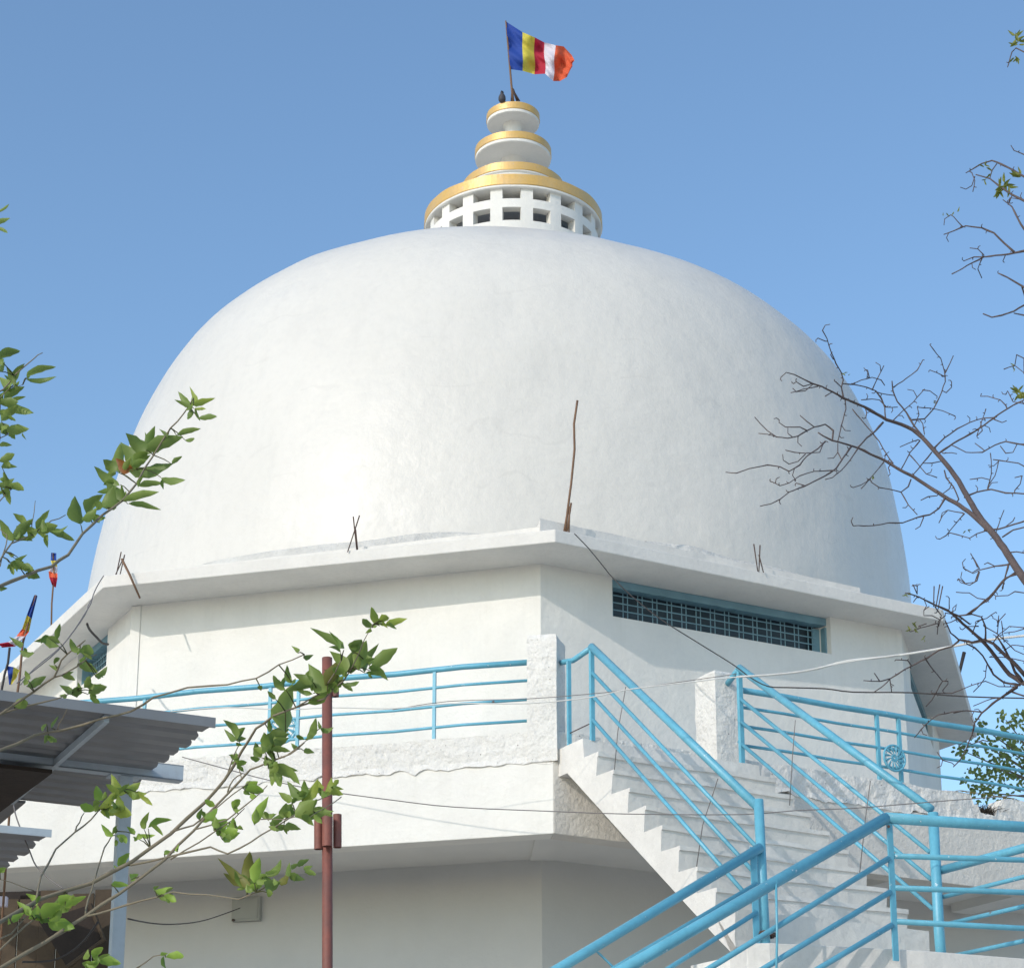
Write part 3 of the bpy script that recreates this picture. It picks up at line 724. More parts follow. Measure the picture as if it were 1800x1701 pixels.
# ---------------------------------------------------------------- sheds on the left
ZR = 1.6 + (aty(385,1274,12.0).z - 1.6)
c0 = atz(377,1274,ZR)
far = atz(180,1421,ZR); du = (far-c0); Lr = du.length; du.normalize()
near_l = atz(0,1226,ZR); dl = (near_l-c0).normalized()
print('shed', c0, far, dl, B_)
sh = thing('canopy', Vector((c0.x-2, c0.y+1, 0)), 'grey corrugated metal canopy on a steel post at the left edge', 'canopy')
def corr(c, dw, dd, wid, dep, name, root, z_edge=0.0):
    # sheet: ribs run along dw (to the left); profile across dd
    m = MB(); nP = int(dep/.022); vs = []
    for i in range(nP+1):
        s_ = dep*i/nP; ph = (s_/.2) % 1
        h = .026 if ph < .22 else (.0 if .32 < ph < .9 else .026*(1-abs(ph-(.27 if ph < .5 else .99))/.09*.9))
        h = max(0, min(.026, h))
        jag = .03*noise.noise(Vector((s_*3, 0, 0))) + (.02 if ph < .25 else 0)
        vs += [c + dd*s_ + UP*h + dw*jag, c + dd*s_ + UP*h + dw*wid]
    m.add(vs, [(2*i, 2*i+1, 2*i+3, 2*i+2) for i in range(nP)])
    m.add([v + UP*.003 for v in vs], [(2*i, 2*i+2, 2*i+3, 2*i+1) for i in range(nP)])
    return m.build(name, M['zinc'], root)
corr(c0, dl, du, 3.4, Lr, 'roof_sheet', sh)
m = MB(); m.box(c0 - UP*.02 - du*.02, dl*3.4, du*.015, UP*.06); m.build('edge_trim', M['zinc'], sh)
# channel beam under the sheet: end at px 323, y 1343..1372
be = atplane(323,1345, c0 + du*(Lr*.58), du); be = atplane(323,1345, c0 + du*(Lr*.50), du)
hb = (be.z - atplane(323,1372, c0 + du*(Lr*.50), du).z)
bh = MB(); o_ = be - UP*hb
bh.box(o_, dl*3.2, du*.008, UP*hb); bh.box(o_, dl*3.2, du*.09, UP*.008); bh.box(o_ + UP*(hb-.008), dl*3.2, du*.09, UP*.008)
bh.build('beam', M['steel'], sh)
rf = MB(); s0 = c0 + dl*.62 + du*.05; rf.box(s0 - UP*.05, dl*.03, du*(Lr-.1), UP*.045); rf.build('rafter', M['steel'], sh)
po = be + dl*.33 + du*.01; pc = atplane(222,1372, be, du)
m = MB(); m.box(Vector((pc.x, pc.y, 0)) - dl*.045, dl*.085, du*.06, UP*(o_.z)); m.build('post', M['steel'], sh, bevel=.004)
m = MB(); m.box(pc - dl*.10 + UP*(o_.z - pc.z - .012), dl*.2, du*.12, UP*.01); m.build('bracket', M['steel'], sh)
# inner dark board hanging below the sheet at the left
bp = [atz(0,1342,ZR-.1), atz(92,1352,ZR-.1), atz(0,1421,ZR-.1), atz(-120,1421,ZR-.1)]
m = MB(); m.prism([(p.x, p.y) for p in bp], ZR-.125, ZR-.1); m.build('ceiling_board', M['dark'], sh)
bp2 = [atz(45,1408,ZR-.02), atz(0,1446,ZR-.02), atz(-200,1500,ZR-.02), atz(-200,1395,ZR-.02)]
m = MB(); m.prism([(p.x, p.y) for p in bp2], ZR-.03, ZR-.015); m.build('roof_sheet', M['zinc'], sh)
# lower canopy
c1 = aty(89,1467,11.0)
sh2 = thing('canopy', Vector((c1.x-1.5, c1.y+.5, 0)), 'small lower corrugated canopy peeking in at the bottom left edge', 'canopy')
far1 = atz(8,1527,c1.z); du1 = far1-c1; L1 = du1.length; du1.normalize(); dl1 = (atz(0,1459,c1.z)-c1).normalized()
corr(c1, dl1, du1, 2.2, L1, 'roof_sheet', sh2)
MB().box(c1 - UP*.015 - du1*.02, dl1*2.2, du1*.012, UP*.04).build('edge_trim', M['steel'], sh2)
pp = Vector((c1.x-1.4, c1.y+.5, 0)); MB().box(pp, (.07,0,0), (0,.07,0), UP*c1.z).build('post', M['steel'], sh2)
# dark wooden store under the walkway
w0 = thing('wooden_shed', aty(60,1640,16.6).xy.to_3d(), 'dark brown board shed in deep shade at the bottom left corner', 'shed')
m = MB()
xs = [-300, -40, 60, 125]
oA = aty(198,1562,15.6); oB = aty(-260,1600,15.9)
ub = (oB-oA); ub.z = 0; ub.normalize(); nbk = Vector((ub.y, -ub.x, 0))
if nbk.y > 0: nbk = -nbk
zt_ = oA.z
k_ = 0; x = 0
while x < 3.0:
    wd = .14 + .03*sin(k_*2.1); m.box(Vector((oA.x, oA.y, 0)) + ub*x + nbk*(.012*(k_ % 2)), ub*(wd-.006), -nbk*.02, UP*(zt_ - .03*(k_ % 3))); x += wd; k_ += 1
m.build('wall', M['wood'], w0)
q1, q2, q3, q4 = aty(160,1590,15.45), aty(185,1652,15.45), aty(120,1701,15.45), aty(70,1620,15.45)
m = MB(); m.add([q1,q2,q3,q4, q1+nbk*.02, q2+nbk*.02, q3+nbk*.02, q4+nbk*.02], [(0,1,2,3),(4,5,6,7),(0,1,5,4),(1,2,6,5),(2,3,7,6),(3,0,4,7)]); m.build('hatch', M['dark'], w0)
m = MB(); m.tube([q1+nbk*.03, q2+nbk*.03, q3+nbk*.03], .02, 6); m.build('hatch_frame', M['wood'], w0)
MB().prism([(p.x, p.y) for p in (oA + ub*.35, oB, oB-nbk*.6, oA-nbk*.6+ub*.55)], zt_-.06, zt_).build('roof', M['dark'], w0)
# utility box on the lower wall
fA = (Wl[2]-Wl[1]); nA = Vector((fA.y, -fA.x, 0)).normalized(); 
bx0 = atplane(406,1619,Wl[1]+nA*.06,nA); bx1 = atplane(455,1619,Wl[1]+nA*.06,nA); bxt = atplane(408,1576,Wl[1]+nA*.06,nA)
ua = (bx1-bx0); ua.z = 0
ub_ = thing('junction_box', bx0, 'small grey box fixed to the shaded lower wall', 'box')
MB().box(bx0 - nA*.06, ua, nA*.055, UP*(bxt.z-bx0.z)).build('housing', M['boxgrey'], ub_, bevel=.004)
MB().box(bx0 - nA*.005 + ua*.06 + UP*.02, ua*.88, nA*.008, UP*(bxt.z-bx0.z-.04)).build('lid', M['boxgrey'], ub_, bevel=.002)
MB().tube([bx0 + nA*.0 + ua*.1 + UP*.01, bx0 + nA*.02 + ua*.1 + UP*.01], .012, 8).build('bolt', M['rod'], ub_)
b2_ = aty(-2,1592,15.2); tag(MB().box(b2_, (.055,.0,0), (0,.05,0), (0,0,.075)).build('lamp_box', M['cwhite'], bevel=.006), 'tiny white box on the dark shed at the very left edge', 'box')

# ---------------------------------------------------------------- trees
def leaf(m, b, t, wdt, view, col, curl=.15, seed=0):
    ax = t - b; L0 = ax.length
    if L0 < 1e-5: return
    ax = ax/L0; side = ax.cross(view).normalized(); nn = side.cross(ax).normalized()
    if nn.dot(view) > 0: nn = -nn
    rows_ = []
    rr = random.Random(seed); tw = rr.uniform(-.7, .7); curl = curl*rr.uniform(.4, 2.4); side = (side*cos(tw) + nn*sin(tw)); nn = side.cross(ax).normalized()
    ns = 7
    vs = []
    for i in range(ns+1):
        s_ = i/ns; wv = wdt/2*(sin(pi*min(1, s_**.85*1.0))**.8 if 0 < i < ns else 0)*(1.15 - .3*s_)
        c = b + ax*(L0*s_) + nn*(sin(s_*pi)*L0*curl*.5) + side*(sin(s_*pi*1.3+tw*3)*L0*.035)
        w1 = wv*(1 + .10*sin(s_*17+seed)); w2 = wv*(1 + .10*sin(s_*15+seed*2)); vs += [c - side*w1 + nn*wv*(.5+.12*sin(s_*14)), c, c + side*w2 + nn*wv*(.5-.12*sin(s_*13))]
    fs = []
    for i in range(ns):
        a = i*3; fs += [(a, a+1, a+4, a+3), (a+1, a+2, a+5, a+4)]
    m.col = col; m.add(vs, fs); m.col = None

def parse(s): return [tuple(float(x) for x in seg.split(',')) for seg in s.split()]

# ---- left tree: branches traced in photo pixels
def yL(px, py): return 6.4 + .35*sin(px/130 + .5) + .30*sin(py/95.)
LB = '''
-60,1045 0,1030 45,1012 90,996 120,975 145,938 180,905 215,880 240,850 270,800 300,752 322,728 340,700|7,2
-30,1015 0,985 20,955 55,940 90,915 115,905|4,1.5
0,995 10,960 12,940 0,930|2.5,1.5
55,940 60,900 62,880|2,1
-30,905 0,880 20,860|3,1.5
-60,520 -30,440 -6,392|3,1.5
-60,720 -60,520|5,3
-60,720 -20,700 5,685 25,660 60,630 75,620|4,1.5
-40,800 0,770 30,755|3,1
0,700 20,680 40,676|2,1
-20,1275 0,1255 60,1215 95,1190 108,1160 130,1140 150,1125|5,2
95,1190 120,1180 150,1160 170,1150|3,1.5
-30,1330 0,1318 60,1292 110,1283 180,1262 230,1250 270,1225 330,1208 400,1203 450,1192 490,1168 535,1150|5.5,2
100,1285 110,1262 118,1245|2,1
0,1255 50,1240 100,1228 130,1215|4,1.5
-60,1645 0,1620 70,1580 160,1552 230,1515 300,1465 360,1410 395,1370 425,1320 450,1280 480,1258 520,1243 570,1228 605,1195|8.5,2.5
605,1195 630,1150 640,1125 655,1098|2.5,1.2
-40,1722 0,1701 80,1655 150,1610 210,1570 290,1510 340,1460 400,1395 440,1352 470,1340 510,1325 535,1305|7.5,2
150,1610 155,1580 165,1550 180,1500 190,1480 200,1460|3.5,2
64,1580 72,1540 98,1492 132,1462 160,1440 190,1400 205,1385|4,2
132,1462 140,1445 148,1428|3,1.5
150,1610 190,1600 250,1582 305,1567 365,1572 420,1580 450,1568|4,2
-20,1690 30,1640 60,1615 75,1600|3.5,2
-20,1660 20,1640 60,1590|3,2
230,1520 290,1507 370,1488 400,1500 440,1480 480,1455 520,1430 560,1405 585,1395|4,1.6
300,1462 340,1450 380,1420 410,1395 440,1372|3.5,1.6
400,1392 410,1370 425,1360|3,1.6
340,1458 400,1440 450,1400 470,1380|3,1.6
300,1510 350,1480 410,1440 430,1420|3,1.6
520,1243 560,1220 590,1180 600,1160|3,2
470,1340 500,1330 540,1300|2.5,1.4
450,1440 500,1440 540,1430|2,1.2
600,1400 570,1420 540,1440|2,1.2
240,1701 270,1680 290,1678|2.5,1.4
60,1565 20,1550 0,1545|2,1.2
90,1650 110,1640 125,1635|2,1.2
400,1360 412,1325 422,1300|2.5,1.2
425,1370 420,1350 415,1320|2,1
'''
def LPs(s, org, sc):
    out = []
    for seg in s.split():
        b_, r_ = seg.split('>'); x0, y0 = map(float, b_.split(',')); x1, y1, ww = map(float, r_.split(','))
        out.append((org[0]+x0/sc, org[1]+y0/sc, org[0]+x1/sc, org[1]+y1/sc, ww/sc))
    return out
LV = []
LV += LPs('''210,330>380,265,55 200,340>385,335,40 110,380>170,250,60 95,385>50,265,45 60,410>0,340,70 40,490>160,405,60 0,200>130,150,70 0,290>30,230,40 50,510>225,585,65 0,520>120,510,60 20,640>120,540,60 10,600>100,590,60 60,720>195,700,70 0,700>60,680,90 165,735>185,780,14 0,820>80,820,40 0,930>95,885,55 20,970>115,970,40 0,1100>95,1060,55 50,1120>160,1130,55 10,1140>70,1235,55 30,1110>40,1040,45
570,1365>535,1195,120 630,1305>725,1180,95 840,1090>680,985,70 820,1000>740,930,80 860,1000>850,820,90 1070,860>905,750,100 960,980>870,810,110 1060,850>1280,760,95 1270,745>1415,700,40 940,990>1210,960,105 1160,1050>1305,1070,62 1000,1110>1155,1085,45 890,1215>1110,1150,55 930,1240>1130,1270,40 760,1260>800,1120,110 880,1200>760,1100,95 1230,950>1290,900,32 1320,780>1380,775,30 1190,745>1135,710,30 1420,625>1535,615,40 1360,540>1270,450,50 1370,530>1355,410,40 1390,530>1520,485,45 1350,550>1250,500,32 1350,560>1340,630,45 1390,560>1460,560,22
90,1490>0,1360,60 170,1390>100,1310,60 110,1480>220,1350,70 240,1470>190,1400,70 270,1420>345,1290,60 290,1440>400,1390,70 350,1440>515,1490,62 110,1620>190,1600,32 100,1600>50,1580,25 130,1620>170,1655,25 80,1660>200,1690,50''', (0,580), 4.05)
LV += [(-8,372,14,360,5), (-6,390,16,384,9), (-8,400,12,408,6)]
BROWN = len(LV)
LV += LPs('''940,990>830,920,100''', (0,580), 4.05)
LV += LPs('''130,220>230,240,55 200,270>280,300,72 80,200>130,240,45 415,770>255,755,60 330,725>410,790,60 560,830>500,745,45 580,820>660,830,70 575,840>650,880,40 150,790>70,730,40 150,820>235,840,50 200,1070>320,1010,55 450,1010>530,1030,45 570,920>690,970,60 690,1010>740,960,40 640,1130>750,1080,75 550,1150>560,1080,80 500,1130>430,1070,50 200,1030>180,970,35 110,1220>190,1190,72 0,370>50,380,40 410,950>350,930,30 390,920>420,880,30 330,1350>300,1390,25 370,1370>410,1290,20 350,1430>400,1470,45 340,1430>320,1480,40 700,990>760,940,45 600,1080>640,1010,50 650,1100>600,1040,50''', (0,940), 4.05)
LV += LPs('''700,525>605,490,60 770,440>720,350,75 900,400>830,270,65 930,390>800,340,60 950,390>1040,320,62 970,400>1085,400,62 1040,400>1130,480,32 900,520>880,420,60 760,530>900,490,72 830,530>970,550,90 740,500>850,400,62 1080,660>1110,545,55 1120,655>1270,600,55 840,710>760,635,45 870,720>940,760,45 1000,700>950,650,35 1050,700>1150,710,35 1040,740>1030,700,45 900,950>960,850,65 980,1040>1030,1000,50 840,1080>960,1080,42 265,1230>200,1150,55 220,1300>135,1210,55 300,1340>280,1240,115 330,1330>440,1230,110 370,1340>540,1400,100 450,1230>550,1170,90 500,1250>630,1170,60 95,1350>170,1290,45 1160,1120>1270,1100,50 1230,1160>1310,1200,50 0,980>30,950,40 0,1000>40,960,40 700,1620>760,1550,62 740,1650>890,1660,65 640,1660>740,1640,62 640,1690>700,1670,50 1245,1620>1360,1610,52 1200,1600>1250,1590,24 1500,600>1610,530,62 1600,650>1690,590,80 1670,740>1780,690,72 1600,490>1530,450,42 1230,850>1300,835,32 1320,830>1330,780,22 1770,170>1720,120,42''', (0,1300), 4.243)
LV += LPs('''970,400>770,265,60 960,430>890,395,32 1060,430>1110,345,90 1040,570>1040,440,95 1100,540>1140,360,90 1150,560>1230,380,65 1200,530>1355,405,85 1180,560>1250,580,50 1000,560>900,430,85 860,690>740,530,115 760,640>640,590,62 800,660>600,700,85 620,640>585,530,50 570,690>490,605,50 580,970>620,680,165 760,720>650,690,42 990,650>1090,640,32 980,660>1050,700,32 1190,250>1125,200,45 1240,230>1185,120,52 1250,220>1300,180,52 1295,230>1430,190,48 1270,210>1300,255,22 215,1050>140,985,40 220,1040>140,920,62 230,1050>290,1040,42 725,1040>790,910,62 830,970>910,965,42 660,430>620,385,32 710,470>770,450,36 400,1170>360,1080,60 430,1130>420,1010,72 450,1100>590,1010,90 480,1130>600,1130,45 500,1080>590,1040,62 470,1000>590,980,62 660,1110>615,1080,35 710,1130>775,1140,38 235,1200>175,1160,42 240,1250>290,1210,60 470,1265>660,1360,85 470,1260>650,1270,60 440,1230>430,1170,60 450,1230>500,1200,42 680,1470>590,1360,62 690,1480>800,1345,72 610,1490>530,1430,52 600,1600>580,1510,92 650,1590>770,1490,102 690,1600>900,1560,62 770,1560>900,1590,52 830,1400>800,1340,42 850,1440>900,1330,62 900,1430>980,1440,52 910,1380>950,1340,32 920,1400>985,1400,32 300,1420>410,1410,72 300,1400>370,1350,62 210,1550>240,1480,52 360,1640>440,1465,62 400,1570>500,1580,52 480,1650>590,1560,52 0,1600>85,1550,62 70,1690>160,1640,72 220,1690>200,1610,52 330,1430>360,1450,42 500,760>450,710,32 400,700>390,670,32 940,640>860,560,70 900,700>980,600,60 830,700>900,640,60''', (360,1040), 4.05)
YEL = len(LV)
LV += LPs('''870,650>1000,470,85 330,1100>110,900,60 300,1080>150,1005,50 310,1070>330,850,82 370,1050>400,890,72''', (360,1040), 4.05)[:1]
LV += LPs('''330,1100>110,900,60 300,1080>150,1005,50 310,1070>330,850,82 550,1060>620,1020,60''', (360,1300), 4.243)
YE2 = len(LV)
LV += LPs('''370,1050>400,890,72 450,1000>560,900,62 470,1130>560,1060,100 330,1130>420,1090,62 620,1010>630,920,38 650,960>700,920,32 700,940>770,890,42 740,960>800,940,36 750,990>825,1000,42 640,1010>740,1040,52 520,660>570,640,42 600,650>710,660,52 560,660>630,635,42 150,700>240,670,72 150,740>180,680,62 480,650>530,670,32''', (360,1300), 4.243)
LT = thing('leafy_tree', aty(-150,1701,6.4).xy.to_3d(), 'leafy green citrus-like tree whose branches reach in from the left', 'tree')
m = MB(); segs = []
for line in LB.strip().split('\n'):
    pts_, rr = line.split('|'); pts = parse(pts_); r0, r1 = map(float, rr.split(','))
    # subdivide with slight crookedness
    sp = []
    for i in range(len(pts)-1):
        for t in (0, .5):
            x = pts[i][0]*(1-t) + pts[i+1][0]*t; y = pts[i][1]*(1-t) + pts[i+1][1]*t
            j = 1.6 if t else 0
            sp.append((x + j*random.uniform(-1,1), y + j*random.uniform(-1,1)))
    sp.append(pts[-1]); n_ = len(sp)
    P_ = [aty(x, y, yL(x, y)) for x, y in sp]
    m.tube(P_, [(r0 + (r1-r0)*i/(n_-1))*.5*1.05*yL(*sp[i])/F_PX*(1.12 if i % 4 == 3 else 1) for i in range(n_)], 7)
    segs += sp
# trunk out of frame with limbs that reach the traced branches
tb = aty(-260,2100,6.4); base = Vector((tb.x-.15, tb.y, 0))
trunk = [base, base + Vector((.02,.02,.7)), base + Vector((.07,0,1.4)), base + Vector((.05,.05,2.1)), base + Vector((0,0,2.9)), base + Vector((.05,0,3.6))]
m.tube(trunk, [.08,.07,.06,.05,.035,.025], 10)
for (x, y), k in (((-40,1722),2), ((-60,1645),2), ((-30,1330),3), ((-20,1275),3), ((-60,1045),4), ((-30,1015),4), ((-30,905),5), ((-60,720),5), ((-40,800),5), ((-20,1690),2), ((-20,1660),2)):
    e = aty(x, y, yL(x, y)); s_ = trunk[k]; m.tube([s_, s_.lerp(e, .5) + Vector((0,0,-.05)), e], [.03, .018, .011], 7)
m.build('trunk', M['barkL'], LT, smooth=True)
m = MB()
for i, (x0, y0, x1, y1, ww) in enumerate(LV):
    bs_ = sorted(segs, key=lambda q: (q[0]-x0)**2 + (q[1]-y0)**2)[0]
    Y = yL(x0, y0) + random.uniform(-.05, .05)
    b_ = aty(x0, y0, Y); t_ = aty(x1, y1, Y + random.uniform(-.035, .035))
    d2 = math.hypot(bs_[0]-x0, bs_[1]-y0)
    if i == BROWN: c = (.30,.11,.02)
    elif YEL <= i < YE2: c = (.20,.20,.045)
    else:
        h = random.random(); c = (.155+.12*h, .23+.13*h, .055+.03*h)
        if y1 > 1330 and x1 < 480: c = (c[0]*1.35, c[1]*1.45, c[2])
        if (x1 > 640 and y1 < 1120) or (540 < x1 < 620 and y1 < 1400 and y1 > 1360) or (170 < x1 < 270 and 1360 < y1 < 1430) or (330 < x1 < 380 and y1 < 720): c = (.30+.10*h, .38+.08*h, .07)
    ctr = (b_+t_)/2; b_ = ctr + (b_-ctr)*1.2; t_ = ctr + (t_-ctr)*1.2
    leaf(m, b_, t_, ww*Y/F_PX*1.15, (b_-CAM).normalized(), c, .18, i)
    if 3 < d2 < 60:
        m.col = (.10,.10,.03); e = aty(bs_[0], bs_[1], yL(*bs_)); m.tube([e, e.lerp(b_, .6) + Vector((0,0,.004)), b_], [.0022,.0018,.0012], 5); m.col = None
rl = random.Random(77)
for i, (x0, y0, x1, y1, ww) in enumerate(list(LV)):      # small young leaves between the traced ones
    if i == BROWN or ww*4 < 40 or (490 < x1 < 520 and 1190 < y1 < 1225): continue
    for q in range(2 if rl.random() < .45 else 1):
        L_ = math.hypot(x1-x0, y1-y0)*rl.uniform(.4, .85); an = math.atan2(y1-y0, x1-x0) + rl.choice((-1,1))*rl.uniform(.5, 1.7)
        Y = yL(x0, y0) + rl.uniform(-.06, .06); bx, by = x0 + rl.uniform(-6,6), y0 + rl.uniform(-6,6)
        h = rl.random(); leaf(m, aty(bx, by, Y), aty(bx + cos(an)*L_, by + sin(an)*L_, Y + rl.uniform(-.03,.03)), ww*rl.uniform(.5,.85)*Y/F_PX, ray(bx, by).normalized(), (.14+.13*h, .23+.13*h, .045+.03*h), .18, i*7+q)
# some leaves out of frame so the tree is whole
rr = random.Random(5)
m.col = (.16,.13,.07)
for q in range(34):      # leafy shoots of the part of the tree that stands outside the picture
    k = rr.randint(2, 5); s0 = trunk[k]; an = rr.uniform(1.7, 4.9) ; L_ = rr.uniform(.5, 1.15); up_ = rr.uniform(.1, .9)
    pts_ = [s0 + Vector((cos(an)*L_*t*.8, sin(an)*L_*t*.8, L_*t*up_ + .06*sin(t*7+q))) for t in (0, .25, .5, .75, 1)]
    m.col = (.16,.13,.07); m.tube(pts_, [.012,.009,.006,.004,.002], 6); m.col = None
    for j in range(15):
        t = rr.uniform(.25, 1)*4; i0 = min(3, int(t)); b_ = pts_[i0].lerp(pts_[i0+1], t-i0)
        d_ = Vector((rr.uniform(-1,1), rr.uniform(-1,1), rr.uniform(-.6,1))).normalized()*rr.uniform(.06,.11)
        h = rr.random(); leaf(m, b_, b_ + d_, .04, (b_-CAM).normalized(), (.155+.12*h, .23+.13*h, .055+.03*h), .15, q*40+j+999)
m.col = None
m.build('crown', M['leaf'], LT, smooth=True)

# ---- right bare tree
def yR(px, py): return 10.2 + .5*sin(px/120.) + .45*sin(py/100. + 1) + (1800-px)*.0006
def RT_(s, org, sc): return [([(org[0]+x/sc, org[1]+y/sc) for x, y in parse(l.split('|')[0])], [float(v)/sc for v in l.split('|')[1].split(',')]) for l in s.strip().split('\n')]
RB = RT_('''1760,1520 1701,1440 1640,1350 1590,1270 1530,1190 1470,1120 1430,1060 1385,980 1340,900 1290,830 1240,770 1190,715 1140,660 1085,615 1020,585 940,560 880,525 820,490 760,465 700,440 640,405 580,375 530,360 480,335 430,310 385,298 355,325|50,5
1500,1165 1420,1090 1340,1030 1260,985 1180,935 1090,875 1010,835 930,785 850,750 780,715 700,690 640,675 590,650 560,630|30,8
640,675 645,620 600,585 540,600 500,620 460,600 380,600 345,575 345,560|10,5
500,620 450,650 390,662 330,655 280,620 240,580 210,545|8,5
320,650 280,640 230,635|5,4
540,600 500,570 460,535|7,5
600,680 560,720 500,760 460,810 400,845 350,820 280,810 180,830 110,855 50,850|9,5
590,690 570,740 490,745 430,740 380,728|6,4
490,750 450,790 400,805|5,4
780,720 740,780 690,840 640,880 600,890|8,5
735,720 700,770 660,830 600,870 540,900 480,930 400,960 350,1000 300,1025 240,1038|11,5
640,840 540,845 460,870 400,910 350,925 295,900|7,4
540,900 490,925 440,910|4,3
670,690 670,740 690,780|6,4
920,575 880,620 830,660 780,715|14,9
710,440 715,500 690,590 670,680|7,6
700,430 690,380 700,340 690,300 660,250 635,190 610,110 585,65|9,5
600,125 560,108|5,4
645,225 630,200 640,185|5,4
690,380 660,350 650,345|4,3
530,360 480,375 440,350 425,360|5,3
530,365 490,400 440,405 420,385|5,3
560,375 480,390 410,410|4,3
640,405 600,430|4,3
700,360 760,365 830,380 880,400 910,440 930,490 935,560|7,9
740,365 800,340 860,325 910,340 930,370|6,4
860,395 890,330 925,260|7,5
845,330 835,285|4,4
880,405 940,420 980,425|5,3
980,380 1050,330 1110,285 1140,230|7,5
970,345 975,400 1000,460 1050,520 1090,590 1140,650|7,12
975,565 1030,510 1090,460 1150,390|7,5
1140,395 1180,400 1220,430|4,3
800,450 860,445 900,450|5,4
1085,560 1150,555 1200,500 1235,430 1265,350 1260,290 1240,220 1180,145|9,5
1265,300 1290,250 1310,205|7,5
1260,320 1220,300 1180,285|4,3
1270,410 1300,380 1300,350|6,4
1200,720 1260,660 1330,610 1400,575 1480,550 1550,545|10,6
1230,745 1310,690 1400,640 1480,590 1560,530 1640,480 1720,440|11,8
1600,480 1570,450 1500,430 1460,430 1465,415|7,4
1110,490 1180,495 1250,510 1320,540|5,4
1460,570 1470,620 1445,645|6,4
750,500 800,560 860,630 900,680 940,750 975,800|6,8
1125,675 1070,740 1040,800 1020,835|8,6
1115,670 1060,690 1015,710|5,3
1190,740 1140,800 1090,860|8,7
1075,760 1110,800 1160,860 1220,880|7,4
1260,840 1270,880 1310,930 1340,1000|8,8
1075,890 1060,930 1020,960 960,945 900,935 855,905|8,4
1020,960 1060,1030 1110,1085|7,6
1260,1000 1230,1050 1180,1085 1110,1100 1030,1130 950,1130 870,1145 755,1147|11,5
1145,1100 1125,1150 1100,1165|5,4
920,800 870,860 820,920 800,940|7,4
850,890 800,920 755,935|4,3
1370,990 1440,960 1520,945 1600,965 1720,970|9,8
1500,940 1520,860 1520,790 1515,745|8,5
1530,780 1600,790 1670,800 1720,830|6,7
1300,700 1380,740 1470,740 1540,700 1600,680 1650,690 1720,705|5,9
1470,720 1430,690|4,3
1570,705 1600,745 1640,740 1660,700|5,5
1480,1170 1560,1165 1640,1140 1720,1115|10,10
1550,1170 1570,1110 1590,1060|7,5
1500,1170 1440,1190 1400,1215 1330,1195 1290,1185|8,4
1370,1080 1310,1150 1270,1200 1235,1220|8,4
1360,1075 1280,1060 1250,1090 1230,1130|6,4
1580,1210 1640,1170 1720,1150|9,8
1620,1350 1600,1420 1580,1490|8,6
1620,1360 1540,1370 1460,1390 1420,1410 1370,1385|10,4
1455,1385 1430,1340 1405,1300|7,5
1455,1400 1440,1450 1400,1475 1350,1460 1335,1440|8,4
1660,1400 1600,1440 1550,1500 1500,1560 1420,1610 1380,1640 1300,1650|11,7
1060,1520 1120,1540 1200,1580 1260,1610 1330,1640 1400,1690|8,10
1110,1525 1090,1480 1110,1470|6,4
1540,1370 1500,1350 1480,1360|4,3
1590,1300 1660,1290 1720,1300|7,7
1400,890 1440,885 1465,880|4,3
1440,650 1490,500|4,3
1250,970 1290,940 1300,910|5,3
1130,1005 1170,985 1220,980|4,3
1140,800 1190,800 1240,790|5,3
900,450 940,490 1000,490|5,3
1250,745 1300,742 1330,748|4,3
820,490 830,520 825,550|4,3
950,825 960,860 950,870|4,3
1090,600 1120,530 1110,490|5,4
1150,640 1140,580 1120,555|6,4
1540,560 1580,575 1605,565|5,3
1650,1100 1640,1120 1600,1150|5,4
1690,870 1650,880|5,3
1650,950 1680,915|5,3
1701,220 1660,200|6,4
1701,300 1650,260 1590,280|7,4
1701,470 1640,460 1610,400 1600,420|7,4
1560,790 1540,870 1500,930|5,5''', (1260,560), 3.15)
